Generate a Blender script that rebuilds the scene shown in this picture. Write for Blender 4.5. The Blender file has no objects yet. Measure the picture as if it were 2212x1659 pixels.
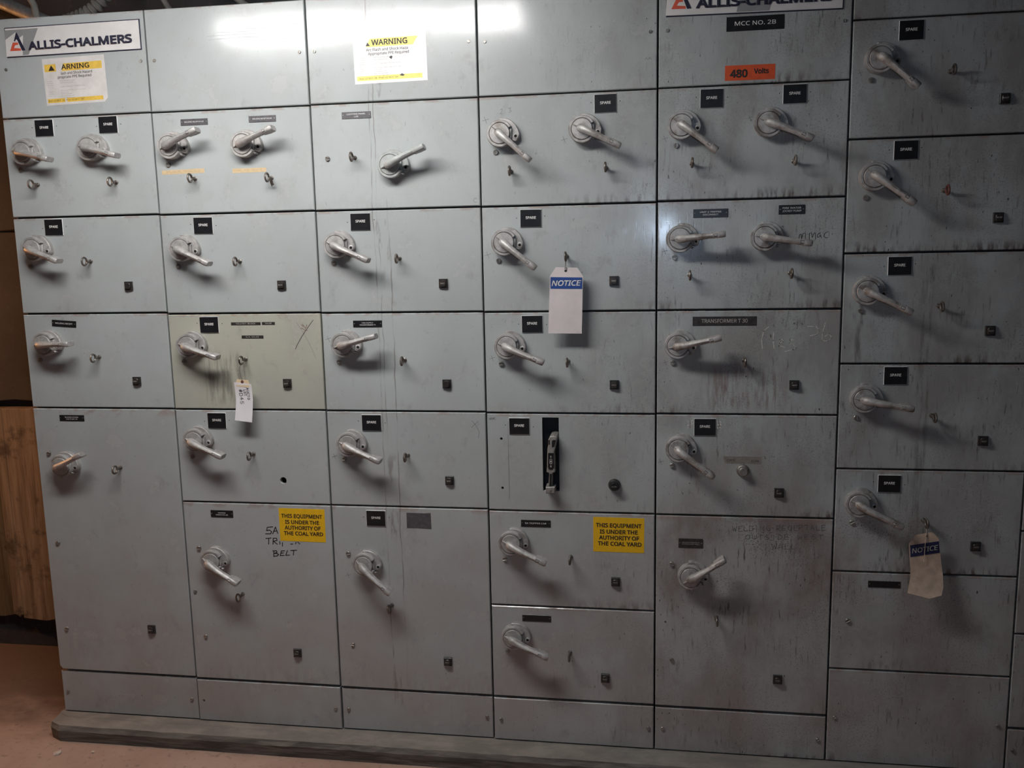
import bpy, bmesh, math, random
from mathutils import Vector, Matrix
random.seed(7)
scene = bpy.context.scene
COL = scene.collection

# ------------------------------------------------------------------ camera
cam_d = bpy.data.cameras.new('camera'); cam = bpy.data.objects.new('camera', cam_d); COL.objects.link(cam)
cam_d.sensor_fit = 'HORIZONTAL'; cam_d.sensor_width = 36.0; cam_d.lens = 36.0 * 1907.9 / 2212.0
cam_d.clip_start = 0.05; cam_d.clip_end = 60
R_ = Vector((0.98870733, 0.14855057, -0.01976199)); U_ = Vector((-0.0034841, 0.15462052, 0.98796779)); F_ = Vector((-0.14981879, 0.97674215, -0.15339201))
m = Matrix((R_, U_, -F_)).transposed().to_4x4(); m.translation = Vector((1.9961, -2.5939, 1.5651))
cam.matrix_world = m
scene.camera = cam
# ------------------------------------------------------------------ world, view
w = bpy.data.worlds.new('world'); scene.world = w; w.use_nodes = True
w.node_tree.nodes['Background'].inputs[0].default_value = (0.55, 0.5, 0.5, 1)
w.node_tree.nodes['Background'].inputs[1].default_value = 0.014
vs = scene.view_settings
vs.view_transform = 'Standard'; vs.look = 'None'; vs.exposure = 0.0; vs.gamma = 1.0; vs.use_curve_mapping = False
# ------------------------------------------------------------------ lights (fluorescent tubes glow in their own builder)
LENS_STRENGTH = 40.0
LENS_COLOR = (1.0, 0.985, 0.965)
LENS_POS = (0.94, -0.90, 2.43); LENS_LEN = 1.20

def lamp(name, kind, loc, energy, color, **kw):
    d = bpy.data.lights.new(name, kind); d.energy = energy; d.color = color
    for k, v in kw.items(): setattr(d, k, v)
    o = bpy.data.objects.new(name, d); o.location = loc; COL.objects.link(o); return o
lamp('phone_light', 'POINT', (2.085, -2.60, 1.645), 15.0, (0.60, 0.77, 1.0), shadow_soft_size=0.012)
SODIUM = (-1.75, -0.05, 1.55)
lamp('sodium_bulb', 'POINT', SODIUM, 46.0, (1.0, 0.40, 0.09), shadow_soft_size=0.06)

# ------------------------------------------------------------------ measured layout, metres (x along the row, z up, fronts at y = 0)
DATA = {'BREAKER': {'block': [(-0.0135, -0.0919), (0.0148, -0.0913), (0.0146, -0.1118), (-0.013, -0.1124)],
             'body': [(-0.0044, 0.0518), (0.0005, 0.0616), (0.0117, 0.0641), (0.0204, 0.061), (0.0227, 0.0554), (0.0162, 0.023), (0.0134, 0.0132), (0.0155, -0.034), (0.0154, -0.047), (0.0074, -0.0508), (0.0059, -0.0906), (-0.0053, -0.0909),
                      (-0.0029, -0.051), (-0.0108, -0.0475), (-0.0095, -0.0344), (-0.0071, 0.0226), (-0.0046, 0.0356)],
             'groove': [(-0.0016, -0.0523), (0.0048, -0.0521), (0.0037, -0.0899), (-0.0028, -0.09)],
             'label': [(-0.0049, 0.0116), (0.0118, 0.0119), (0.0121, -0.0324), (0.008, -0.0393), (-0.0024, -0.0395), (-0.0061, -0.0327)],
             'win1': [(-0.0036, 0.051), (0.0004, 0.0519), (0.0005, 0.0381), (-0.0033, 0.0364)],
             'win2': [(0.007, 0.0487), (0.0115, 0.052), (0.0187, 0.0513), (0.0136, 0.0302), (0.0065, 0.0293)]},
 'SIGN': {'black': [(-0.1852, 0.0282), (-0.182, 0.0261), (-0.1591, -0.0253), (-0.1703, -0.0261), (-0.1823, 0.0041), (-0.1863, 0.0092), (-0.1909, 0.0026), (-0.195, 0.0024)],
          'grey': [(-0.223, 0.0363), (-0.1105, 0.0369), (-0.1497, -0.039), (-0.2258, -0.0411)],
          'house': [(-0.2229, 0.0086), (-0.1862, 0.0289), (-0.1757, 0.0116), (-0.1623, 0.0191), (-0.1698, -0.0396), (-0.2254, -0.0412)],
          'red': [(-0.1988, -0.0006), (-0.1812, -0.0019), (-0.1814, -0.0082), (-0.1918, -0.0088), (-0.1968, -0.0169), (-0.1743, -0.019), (-0.1737, -0.0259), (-0.2109, -0.0254)],
          'text': [(-0.1483, -0.0268), (0.1977, -0.0235), (0.1935, 0.0018)]},
 'TAG1': {'blue': [(1.7228, 1.4767), (1.8144, 1.4742), (1.8141, 1.441), (1.7223, 1.4429)],
          'hole': (1.7666, 1.4941),
          'out': [(1.7385, 1.5049), (1.8005, 1.5023), (1.8163, 1.4782), (1.8118, 1.3123), (1.7137, 1.3136), (1.7212, 1.4804)],
          'top': (1.7667, 1.523)},
 'TAG2': {'back': [(0.7395, 1.1758), (0.7757, 1.1727), (0.779, 1.1609), (0.7783, 1.1499), (0.7354, 1.1529), (0.7337, 1.1631)],
          'hole': (0.756, 1.1672),
          'out': [(0.7289, 1.1663), (0.7848, 1.1602), (0.7858, 1.1103), (0.7802, 1.039), (0.7235, 1.0457), (0.7303, 1.11)],
          'top': (0.7529, 1.2192)},
 'TAG3': {'blue': [(2.7429, 0.7021), (2.8195, 0.7167), (2.824, 0.6819), (2.745, 0.6673)],
          'hole': (2.7852, 0.7305),
          'out': [(2.7554, 0.7325), (2.8007, 0.7435), (2.8185, 0.7241), (2.8304, 0.6501), (2.8355, 0.6158), (2.8352, 0.5828), (2.8281, 0.5636), (2.7917, 0.5576), (2.7345, 0.5697), (2.7443, 0.6094), (2.7459, 0.6321), (2.7391, 0.7067)],
          'top': (2.784, 0.7536)},
 'UNITS': [{'col': 1,
            'color': None,
            'group': None,
            'items': [('sign', 0, 0.2647, 2.2183), ('warning', 0, 0.2602, 2.0969), ('screw', 0.0312, 2.1387, 1, 0.0048), ('screw', 0.4826, 2.1426, 1, 0.0048)],
            'label': "grey cover panel under the ceiling with white maker's sign and worn warning sticker",
            'name': 'cover_panel',
            'row': 0},
           {'col': 2,
            'color': None,
            'group': None,
            'items': [('screw', 0.5269, 2.1417, 1, 0.0048), ('screw', 0.9857, 2.1426, 1, 0.0048),
                      ('strokes', 'scratch', 0.0007,
                       [[(0.6988, 2.2018), (0.778, 2.2029), (0.865, 2.2021)], [(0.7039, 2.191), (0.8065, 2.1948), (0.9219, 2.1913)], [(0.8198, 2.2176), (0.9091, 2.2154), (0.9924, 2.2237)], [(0.7348, 2.2117), (0.8365, 2.2089)],
                        [(0.8636, 2.1814), (0.9788, 2.1857)]])],
            'label': 'bare grey cover panel directly right of the panel with the worn sticker',
            'name': 'cover_panel',
            'row': 0},
           {'col': 3,
            'color': None,
            'group': None,
            'items': [('warning', 1, 1.2599, 2.1155), ('screw', 1.0318, 2.1423, 1, 0.0048), ('screw', 1.493, 2.1469, 1, 0.0048)],
            'label': 'grey cover panel with a clean white warning sticker crossed by a dark drip',
            'name': 'cover_panel',
            'row': 0},
           {'col': 4,
            'color': None,
            'group': None,
            'items': [('screw', 1.5396, 2.1436, 1, 0.0048), ('screw', 2.0049, 2.1457, 1, 0.0048),
                      ('strokes', 'pencil', 0.001, [[(1.9901, 2.0716), (1.9951, 2.0772)], [(1.9941, 2.0779), (1.9985, 2.0711)], [(2.0019, 2.0785), (2.0002, 2.072)], [(2.0086, 2.0782), (2.0019, 2.0752), (2.0096, 2.0726)]])],
            'label': 'bare grey cover panel between the clean warning sticker and the MCC NO. 2B plate',
            'name': 'cover_panel',
            'row': 0},
           {'col': 5,
            'color': None,
            'group': None,
            'items': [('sign', 1, 2.2815, 2.224), ('plate', 2.2866, 2.1529, 0.1528, 0.0377, ['MCC NO. 2B'], 0, 'black', 0.0165), ('volts', 2.2752, 2.0248), ('screw', 2.0517, 2.1458, 1, 0.0048), ('screw', 2.5186, 2.1463, 1, 0.0048)],
            'label': 'grey cover panel with MCC NO. 2B plate and orange 480 Volts label',
            'name': 'cover_panel',
            'row': 0},
           {'col': 6, 'color': None, 'group': None, 'items': [], 'label': 'shadowed grey panel cut by the upper right corner of the photo', 'name': 'cover_panel', 'row': 0},
           {'col': 7, 'color': None, 'group': None, 'items': [], 'label': 'grey panel at the right edge beyond the last full column, topmost', 'name': 'cover_panel', 'row': 0},
           {'col': 1,
            'color': None,
            'group': None,
            'items': [('handle', 0.0769, 1.8855, -13.6, 0), ('handle', 0.301, 1.8902, -14.2, 0), ('eye', 0.1003, 1.7877, 0), ('eye', 0.3679, 1.7872, 0), ('spare', 0.142, 1.9588), ('spare', 0.3582, 1.9605), ('screw', 0.0471, 1.8351, 0, 0.0076)],
            'label': 'grey unit with two drooping handles and two SPARE plates below the worn warning sticker',
            'name': 'starter_unit',
            'row': 1},
           {'col': 2,
            'color': None,
            'group': None,
            'items': [('handle', 0.5674, 1.8865, 19.5, 0), ('handle', 0.8032, 1.8835, 18.8, 0), ('eye', 0.6304, 1.7901, 0), ('eye', 0.8765, 1.7847, 1), ('plate', 0.6403, 1.9579, 0.0877, 0.019, ['WELDING RECEPTACLES'], 0, 'grey', 0.0062),
                      ('plate', 0.8583, 1.9584, 0.0856, 0.0187, ['WELDING RECEPTACLES'], 0, 'grey', 0.0062), ('screw', 0.5461, 1.8343, 0, 0.0076),
                      ('tape', [(0.5222, 1.8177), (0.6616, 1.8205), (0.6621, 1.8074), (0.523, 1.8054)], 'WELDING REC.  TRIPPER FLOOR'), ('tape', [(0.7529, 1.8165), (0.8609, 1.8164), (0.861, 1.8039), (0.7528, 1.8032)], 'WELD. REC. SUMP PIT')],
            'label': 'grey unit with two raised handles and two strips of masking tape',
            'name': 'starter_unit',
            'row': 1},
           {'col': 3,
            'color': None,
            'group': None,
            'items': [('handle', 1.2551, 1.809, 21.6, 1), ('eye', 1.1405, 1.8352, 0), ('screw', 1.0564, 1.8354, 2, 0.0076), ('plate', 1.1507, 1.9569, 0.0891, 0.0197, ['LIGHTING PANEL', 'L2B'], 0, 'grey', 0.0062),
                      ('strokes', 'pencil', 0.001, [[(1.5049, 1.707), (1.4975, 1.7072), (1.4951, 1.7001), (1.5002, 1.6958), (1.5059, 1.6973)]])],
            'label': 'grey drip-stained unit with one grey-painted raised handle right of its ring',
            'name': 'starter_unit',
            'row': 1},
           {'col': 4,
            'color': None,
            'group': None,
            'items': [('handle', 1.5815, 1.8855, -41.7, 0), ('handle', 1.8159, 1.8889, -26.6, 0), ('eye', 1.6083, 1.7805, 0), ('eye', 1.8815, 1.7818, 0), ('spare', 1.8807, 1.9592), ('screw', 1.5642, 1.8361, 3, 0.0076),
                      ('strokes', 'pencil', 0.0011, [[(1.5327, 1.9365), (1.5401, 1.9176)], [(1.5275, 1.9256), (1.5459, 1.9301)]]), ('strokes', 'pencil', 0.0011, [[(1.7595, 1.8736), (1.767, 1.8549)], [(1.7546, 1.8628), (1.7725, 1.8674)]]),
                      ('strokes', 'pencil', 0.001, [[(1.5798, 1.9537), (1.585, 1.957), (1.5867, 1.9534), (1.5796, 1.9433), (1.5876, 1.9436)], [(1.6025, 1.9576), (1.6113, 1.9587), (1.6068, 1.9533), (1.6126, 1.9503), (1.6052, 1.9457)]])],
            'label': 'grey unit with two steeply drooping handles and one SPARE plate at upper right',
            'name': 'starter_unit',
            'row': 1},
           {'col': 5,
            'color': None,
            'group': None,
            'items': [('handle', 2.0908, 1.8881, -38.3, 0), ('handle', 2.325, 1.8854, -24.3, 0), ('eye', 2.1213, 1.7857, 0), ('eye', 2.3974, 1.783, 0), ('spare', 2.1736, 1.9599), ('spare', 2.3955, 1.9623), ('screw', 2.0777, 1.8367, 3, 0.0076),
                      ('strokes', 'pencil', 0.0011, [[(2.0434, 1.8645), (2.0502, 1.8481)], [(2.0394, 1.8551), (2.0547, 1.8591)]]), ('strokes', 'pencil', 0.0011, [[(2.2747, 1.9097), (2.2798, 1.8976)], [(2.2719, 1.9028), (2.283, 1.9057)]])],
            'label': 'dirty grey unit with two drooping handles and two SPARE plates under the 480 Volts label',
            'name': 'starter_unit',
            'row': 1},
           {'col': 6,
            'color': None,
            'group': None,
            'items': [('handle', 2.6084, 2.0402, -43.4, 0), ('eye', 2.7927, 2.002, 0), ('reset', 2.9321, 1.9271, 0), ('spare', 2.6899, 2.1123), ('screw', 2.5926, 1.9894, 0, 0.0076),
                      ('strokes', 'pencil', 0.0011, [[(2.5613, 2.0169), (2.5681, 2.0013)], [(2.5578, 2.008), (2.5719, 2.0116)]])],
            'label': 'dark dusty unit in the right-hand column, topmost of its SPARE units',
            'name': 'starter_unit',
            'row': 1},
           {'col': 6,
            'color': None,
            'group': None,
            'items': [('handle', 2.6064, 1.7336, -38.5, 0), ('eye', 2.7928, 1.6927, 2), ('reset', 2.9343, 1.6173, 0), ('spare', 2.6904, 1.8031), ('screw', 2.5911, 1.6793, 0, 0.0076)],
            'label': 'dark dusty SPARE unit in the right-hand column with a red ring',
            'name': 'starter_unit',
            'row': 2},
           {'col': 6,
            'color': None,
            'group': None,
            'items': [('handle', 2.6001, 1.424, -27.4, 0), ('eye', 2.7948, 1.3805, 0), ('reset', 2.9321, 1.311, 0), ('spare', 2.6883, 1.4922), ('screw', 2.5906, 1.3696, 0, 0.0076)],
            'label': 'dark streaked SPARE unit in the right-hand column, third from its top, steep handle',
            'name': 'starter_unit',
            'row': 3},
           {'col': 6,
            'color': None,
            'group': None,
            'items': [('handle', 2.6045, 1.1211, -8.6, 0), ('eye', 2.7918, 1.0722, 0), ('reset', 2.9315, 1.0014, 0), ('spare', 2.6909, 1.1856), ('screw', 2.5894, 1.0645, 3, 0.0076)],
            'label': 'dark streaked SPARE unit in the right-hand column with a nearly level handle',
            'name': 'starter_unit',
            'row': 4},
           {'col': 6,
            'color': None,
            'group': None,
            'items': [('handle', 2.6016, 0.816, -25.0, 0), ('eye', 2.7852, 0.7666, 0), ('reset', 2.9294, 0.6929, 0), ('spare', 2.6878, 0.8722), ('screw', 2.5889, 0.7543, 0, 0.0076)],
            'label': 'dark dusty SPARE unit whose ring holds the dirty NOTICE tag',
            'name': 'starter_unit',
            'row': 5},
           {'col': 6,
            'color': None,
            'group': None,
            'items': [('plate', 2.6873, 0.5684, 0.09, 0.0198, [], 0, 'black', 0.006), ('screw', 2.5889, 0.4527, 0, 0.0076)],
            'label': 'dark handleless unit behind the lower end of the dirty NOTICE tag',
            'name': 'starter_unit',
            'row': 6},
           {'col': 6, 'color': None, 'group': None, 'items': [('screw', 2.5626, 0.1431, 1, 0.006), ('screw', 3.0227, 0.1444, 1, 0.006)], 'label': 'large dark blank panel at the bottom of the right-hand full column', 'name': 'cover_panel', 'row': 7},
           {'col': 7, 'color': None, 'group': None, 'items': [], 'label': 'sliver of a grey unit at the right edge of the photo, topmost one', 'name': 'starter_unit', 'row': 1},
           {'col': 7, 'color': None, 'group': None, 'items': [], 'label': 'sliver of a grey unit at the right edge of the photo, second from the top', 'name': 'starter_unit', 'row': 2},
           {'col': 7, 'color': None, 'group': None, 'items': [], 'label': 'sliver of a grey unit at the right edge of the photo, third from the top', 'name': 'starter_unit', 'row': 3},
           {'col': 7, 'color': None, 'group': None, 'items': [], 'label': 'sliver of a grey unit at the right edge of the photo, fourth from the top', 'name': 'starter_unit', 'row': 4},
           {'col': 7, 'color': None, 'group': None, 'items': [], 'label': 'sliver of a grey unit at the right edge of the photo, fifth from the top', 'name': 'starter_unit', 'row': 5},
           {'col': 7, 'color': None, 'group': None, 'items': [], 'label': 'sliver of a grey unit at the right edge of the photo, lowest one', 'name': 'starter_unit', 'row': 6},
           {'col': 7, 'color': None, 'group': None, 'items': [('screw', 3.0683, 0.0698, 1, 0.006)], 'label': 'sliver of a grey toe panel in the lower right corner', 'name': 'kick_panel', 'row': 7},
           {'col': 1,
            'color': None,
            'group': None,
            'items': [('handle', 0.0782, 1.5882, -19.0, 0), ('eye', 0.2573, 1.5462, 0), ('reset', 0.3811, 1.4672, 1), ('spare', 0.1414, 1.6546), ('screw', 0.0464, 1.533, 2, 0.0076)],
            'label': 'grey SPARE unit in the leftmost column with a blank worn reset button',
            'name': 'starter_unit',
            'row': 2},
           {'col': 2,
            'color': None,
            'group': None,
            'items': [('handle', 0.5786, 1.5786, -22.6, 0), ('eye', 0.758, 1.5376, 0), ('reset', 0.8893, 1.4632, 0), ('spare', 0.6461, 1.6485), ('screw', 0.5537, 1.5256, 2, 0.0076)],
            'label': 'clean grey SPARE unit directly above the greenish unit',
            'name': 'starter_unit',
            'row': 2},
           {'col': 3,
            'color': None,
            'group': None,
            'items': [('handle', 1.0772, 1.5797, -22.6, 0), ('eye', 1.2648, 1.5375, 0), ('reset', 1.3974, 1.4613, 0), ('spare', 1.1492, 1.6481), ('screw', 1.0587, 1.5277, 2, 0.0076)],
            'label': 'grey SPARE unit with long drips between plate and ring, above the transformer supply unit',
            'name': 'starter_unit',
            'row': 2},
           {'col': 4,
            'color': None,
            'group': None,
            'items': [('handle', 1.5874, 1.578, -38.2, 0), ('eye', 1.7666, 1.5349, 0), ('reset', 1.9037, 1.462, 0), ('spare', 1.6637, 1.646), ('screw', 1.5662, 1.5253, 3, 0.0076),
                      ('strokes', 'pencil', 0.0011, [[(1.53, 1.5524), (1.5377, 1.5328)], [(1.5247, 1.5409), (1.5436, 1.5461)]])],
            'label': 'grey SPARE unit whose ring holds the clean NOTICE tag',
            'name': 'starter_unit',
            'row': 2},
           {'col': 5,
            'color': None,
            'group': None,
            'items': [('handle', 2.0905, 1.578, 5.0, 0), ('handle', 2.3222, 1.5775, -9.0, 0), ('eye', 2.1184, 1.4753, 0), ('eye', 2.396, 1.4767, 0), ('plate', 2.1752, 1.6479, 0.096, 0.0238, ['UNIT 2 TRIPPER', 'DISCONNECT'], 0, 'black', 0.0064),
                      ('plate', 2.3964, 1.6525, 0.071, 0.0253, ['FIRE WATER', 'JOCKEY PUMP'], 0, 'black', 0.0076), ('screw', 2.0758, 1.5262, 2, 0.0076),
                      ('strokes', 'pencil', 0.0011, [[(2.0441, 1.5522), (2.051, 1.5353)], [(2.04, 1.5423), (2.0557, 1.5467)]]),
                      ('strokes', 'marker', 0.0014,
                       [[(2.4179, 1.5731), (2.4191, 1.5826), (2.4229, 1.585), (2.4248, 1.571), (2.4278, 1.5849), (2.4316, 1.5873), (2.4351, 1.5847), (2.435, 1.5708)],
                        [(2.4458, 1.5675), (2.4451, 1.5855), (2.4511, 1.5879), (2.4534, 1.5744), (2.4579, 1.5862), (2.4608, 1.5872), (2.4628, 1.5692)],
                        [(2.4754, 1.5859), (2.4706, 1.5855), (2.4669, 1.5801), (2.467, 1.5751), (2.4709, 1.575), (2.4756, 1.5809), (2.4762, 1.5759), (2.4787, 1.5738)],
                        [(2.4966, 1.5889), (2.4908, 1.5885), (2.4852, 1.5827), (2.4844, 1.5767), (2.4894, 1.5731), (2.4957, 1.5735)]])],
            'label': 'dirty grey unit with two level handles, blue-white glare and mmac handwriting',
            'name': 'starter_unit',
            'row': 2},
           {'col': 1,
            'color': None,
            'group': None,
            'items': [('handle', 0.0828, 1.2857, 2.6, 0), ('eye', 0.2565, 1.2413, 0), ('reset', 0.3811, 1.1632, 0), ('plate', 0.1434, 1.3491, 0.0848, 0.0209, ['WELDING RECEPT'], -4, 'black', 0.0075), ('screw', 0.0469, 1.2314, 0, 0.0076)],
            'label': 'grey unit with a level handle and a peeling plate in the leftmost column',
            'name': 'starter_unit',
            'row': 3},
           {'col': 2,
            'color': (0.47, 0.46, 0.385),
            'group': None,
            'items': [('handle', 0.5783, 1.2794, -15.5, 0), ('eye', 0.7554, 1.234, 0), ('reset', 0.8888, 1.1578, 0), ('spare', 0.6422, 1.3424), ('screw', 0.5484, 1.2267, 2, 0.0076),
                      ('plate', 0.7629, 1.3447, 0.0978, 0.0096, ['NO.2 EXT. BLOCK'], 0, 'strip', 0.0065), ('plate', 0.8374, 1.3451, 0.0425, 0.0094, ['VALVE'], 0, 'strip', 0.0065),
                      ('plate', 0.7825, 1.3031, 0.0719, 0.0102, ['D.A. VALVE'], 0, 'strip', 0.0065),
                      ('strokes', 'marker', 0.0016, [[(0.9837, 1.3548), (0.9714, 1.3401), (0.9583, 1.3233), (0.945, 1.3059), (0.9346, 1.2897), (0.9255, 1.2754), (0.9208, 1.2649)]]),
                      ('strokes', 'pencil', 0.0008, [[(0.9286, 1.3488), (0.9397, 1.3306), (0.9509, 1.313), (0.9619, 1.2922), (0.9703, 1.2739), (0.9775, 1.257), (0.9845, 1.2374)]]),
                      ('strokes', 'redpen', 0.0013, [[(0.9444, 1.3409), (0.9508, 1.3344)], [(0.9485, 1.3421), (0.9572, 1.3285)], [(0.9627, 1.3408), (0.958, 1.3298)], [(0.9416, 1.3286), (0.9464, 1.3292), (0.9556, 1.3233), (0.9637, 1.3233)]])],
            'label': 'greenish unit with embossed label strips and a big pencilled X',
            'name': 'starter_unit',
            'row': 3},
           {'col': 3,
            'color': None,
            'group': None,
            'items': [('handle', 1.0846, 1.2802, 14.8, 0), ('eye', 1.269, 1.2315, 0), ('reset', 1.3985, 1.1578, 1), ('plate', 1.1564, 1.3418, 0.0908, 0.0205, ['CWA SUPPLY', 'TRANSFORMER T1'], 0, 'black', 0.0055), ('screw', 1.0605, 1.2254, 2, 0.0076),
                      ('strokes', 'pencil', 0.0011, [[(1.0258, 1.3056), (1.0326, 1.2872)], [(1.0205, 1.2947), (1.0386, 1.2998)]])],
            'label': 'grey unit with a raised handle whose tip meets the dark drips',
            'name': 'starter_unit',
            'row': 3},
           {'col': 4,
            'color': None,
            'group': None,
            'items': [('handle', 1.5895, 1.2743, -21.0, 0), ('eye', 1.7677, 1.227, 0), ('reset', 1.904, 1.1569, 0), ('spare', 1.6625, 1.3379), ('screw', 1.5671, 1.2186, 2, 0.0076),
                      ('strokes', 'pencil', 0.0011, [[(1.5364, 1.2446), (1.5433, 1.2267)], [(1.5317, 1.234), (1.5487, 1.239)]])],
            'label': 'grey SPARE unit partly behind the lower end of the clean NOTICE tag',
            'name': 'starter_unit',
            'row': 3},
           {'col': 5,
            'color': None,
            'group': None,
            'items': [('handle', 2.0868, 1.2749, 13.0, 0), ('eye', 2.275, 1.2283, 0), ('reset', 2.4163, 1.1581, 0), ('plate', 2.2184, 1.3429, 0.179, 0.0259, ['TRANSFORMER T 30'], 0, 'brown', 0.0165), ('screw', 2.0735, 1.2221, 1, 0.0076),
                      ('strokes', 'pencil', 0.0011, [[(2.0494, 1.2306), (2.0556, 1.2153)], [(2.0457, 1.2215), (2.0597, 1.2258)]]),
                      ('strokes', 'chalk', 0.003,
                       [[(2.3409, 1.3248), (2.3282, 1.3134), (2.3232, 1.2903), (2.3257, 1.2633)], [(2.3561, 1.3094), (2.3548, 1.2864), (2.3584, 1.2633)],
                        [(2.3699, 1.2767), (2.3827, 1.2824), (2.3825, 1.2901), (2.3733, 1.2882), (2.3719, 1.2709), (2.3868, 1.267)],
                        [(2.412, 1.288), (2.401, 1.2881), (2.3994, 1.2785), (2.4105, 1.2746), (2.4182, 1.265), (2.411, 1.26), (2.389, 1.2547)]]),
                      ('strokes', 'chalk', 0.0026,
                       [[(2.4476, 1.326), (2.464, 1.3259)], [(2.4713, 1.3259), (2.4796, 1.3163), (2.4749, 1.303), (2.4557, 1.2993)],
                        [(2.4964, 1.3352), (2.49, 1.3087), (2.489, 1.2858), (2.5054, 1.2839), (2.5153, 1.2933), (2.5083, 1.3048), (2.4959, 1.2972)]])],
            'label': 'dirty grey unit with TRANSFORMER T 30 plate and white chalk writing',
            'name': 'starter_unit',
            'row': 3},
           {'col': 1,
            'color': None,
            'group': None,
            'items': [('handle', 0.1008, 0.8843, 25.4, 0), ('eye', 0.2965, 0.8769, 0), ('reset', 0.3577, 0.3198, 0), ('plate', 0.1384, 1.0398, 0.088, 0.02, ['BLOWER SYSTEM', 'AUX PUMP 2B'], 0, 'black', 0.0055), ('screw', 0.0434, 0.9207, 2, 0.0076),
                      ('screw', 0.0429, 0.6119, 1, 0.0076), ('screw', 0.0433, 0.307, 2, 0.0076)],
            'label': 'tall grey unit in the leftmost column with a small raised handle',
            'name': 'starter_unit',
            'row': 4},
           {'col': 1, 'color': None, 'group': None, 'items': [('screw', 0.0203, 0.0752, 1, 0.006), ('screw', 0.4796, 0.0727, 1, 0.006)], 'label': 'grey toe panel with vertical smudges at the left end of the plinth', 'name': 'kick_panel', 'row': 5},
           {'col': 2,
            'color': None,
            'group': None,
            'items': [('handle', 0.5753, 0.9755, -19.8, 0), ('eye', 0.761, 0.9296, 0), ('hole', 0.8546, 0.8437, 0.0112), ('spare', 0.6448, 1.0363), ('screw', 0.5518, 0.918, 3, 0.0076)],
            'label': 'grey SPARE unit with an open round black hole',
            'name': 'starter_unit',
            'row': 4},
           {'col': 2,
            'color': None,
            'group': None,
            'items': [('handle', 0.6024, 0.5747, -27.2, 0), ('eye', 0.6908, 0.4571, 3), ('reset', 0.8688, 0.2617, 0), ('plate', 0.638, 0.7283, 0.0768, 0.0233, ['TRIPPER', 'VIBRATOR 2B'], 0, 'black', 0.0058), ('screw', 0.5495, 0.6103, 2, 0.0076),
                      ('screw', 0.5246, 0.4608, 1, 0.006), ('screw', 0.5494, 0.3039, 1, 0.0066), ('yellow', 0.9094, 0.6975, -0.4),
                      ('strokes', 'marker', 0.003,
                       [[(0.8091, 0.6893), (0.7905, 0.687), (0.7879, 0.676), (0.7973, 0.6781), (0.8044, 0.6728), (0.8002, 0.6654), (0.7835, 0.6649)], [(0.8076, 0.6656), (0.8184, 0.6889), (0.8251, 0.6679)], [(0.8119, 0.6748), (0.8231, 0.6759)]]),
                      ('strokes', 'marker', 0.003,
                       [[(0.7832, 0.6491), (0.8011, 0.6515)], [(0.7929, 0.6505), (0.7916, 0.6304)], [(0.8065, 0.6308), (0.8085, 0.651), (0.8196, 0.6514), (0.821, 0.6441), (0.8086, 0.6411), (0.8213, 0.6313)], [(0.8301, 0.6407), (0.8302, 0.6316)],
                        [(0.8391, 0.6374), (0.8383, 0.6253)], [(0.8665, 0.6335), (0.8739, 0.6337)], [(0.8854, 0.6406), (0.8831, 0.634)], [(0.8909, 0.6408), (0.8979, 0.6345)]]),
                      ('strokes', 'marker', 0.003,
                       [[(0.8077, 0.6089), (0.8064, 0.5897), (0.8177, 0.5916), (0.8236, 0.5965), (0.8182, 0.6), (0.8089, 0.6001), (0.8185, 0.6037), (0.8169, 0.6092), (0.8039, 0.608)],
                        [(0.8448, 0.6101), (0.8336, 0.609), (0.8289, 0.5931), (0.842, 0.5946)], [(0.8313, 0.6016), (0.8406, 0.6026)], [(0.8541, 0.6111), (0.8475, 0.5948), (0.8605, 0.596)], [(0.8652, 0.6115), (0.8856, 0.6133)],
                        [(0.8756, 0.6122), (0.8735, 0.5964)]])],
            'label': 'tall grey unit with a yellow sticker over black 5A TRIPPER BELT handwriting',
            'name': 'starter_unit',
            'row': 5},
           {'col': 2, 'color': None, 'group': None, 'items': [('hole', 0.5239, 0.0716, 0.0045), ('screw', 0.9888, 0.073, 1, 0.006)], 'label': 'grey toe panel with one dark screw hole and one brass screw', 'name': 'kick_panel', 'row': 6},
           {'col': 3,
            'color': None,
            'group': None,
            'items': [('handle', 1.0853, 0.97, -20.3, 0), ('eye', 1.2674, 0.9337, 0), ('reset', 1.3975, 0.8555, 0), ('spare', 1.1556, 1.0347), ('screw', 1.0616, 0.9173, 2, 0.0076),
                      ('strokes', 'pencil', 0.0011, [[(1.0268, 0.9335), (1.0328, 0.9169)], [(1.022, 0.9235), (1.0382, 0.9285)]]),
                      ('strokes', 'pencil', 0.0012, [[(1.4723, 1.0439), (1.4831, 1.031), (1.4895, 1.0199), (1.4937, 1.0106), (1.4917, 0.99)], [(1.492, 1.0423), (1.4805, 1.0328), (1.4702, 1.0223)]])],
            'label': 'grey SPARE unit with two faint drips and a pencilled X at upper right',
            'name': 'starter_unit',
            'row': 4},
           {'col': 3,
            'color': None,
            'group': None,
            'items': [('handle', 1.1171, 0.5809, -37.4, 0), ('eye', 1.196, 0.4405, 3), ('reset', 1.3737, 0.259, 0), ('spare', 1.1561, 0.7277), ('screw', 1.059, 0.6088, 2, 0.0076), ('screw', 1.0592, 0.3, 1, 0.0066), ('patch', 1.2946, 0.7231),
                      ('strokes', 'pencil', 0.0011, [[(1.0518, 0.543), (1.058, 0.5258)], [(1.047, 0.5325), (1.0635, 0.538)]])],
            'label': 'tall grey unit with a SPARE plate beside a black tape patch',
            'name': 'starter_unit',
            'row': 5},
           {'col': 3, 'color': None, 'group': None, 'items': [('screw', 1.032, 0.0707, 1, 0.006), ('screw', 1.495, 0.0732, 1, 0.006)], 'label': 'grey toe panel under the tall unit with the black tape patch', 'name': 'kick_panel', 'row': 6},
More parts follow.
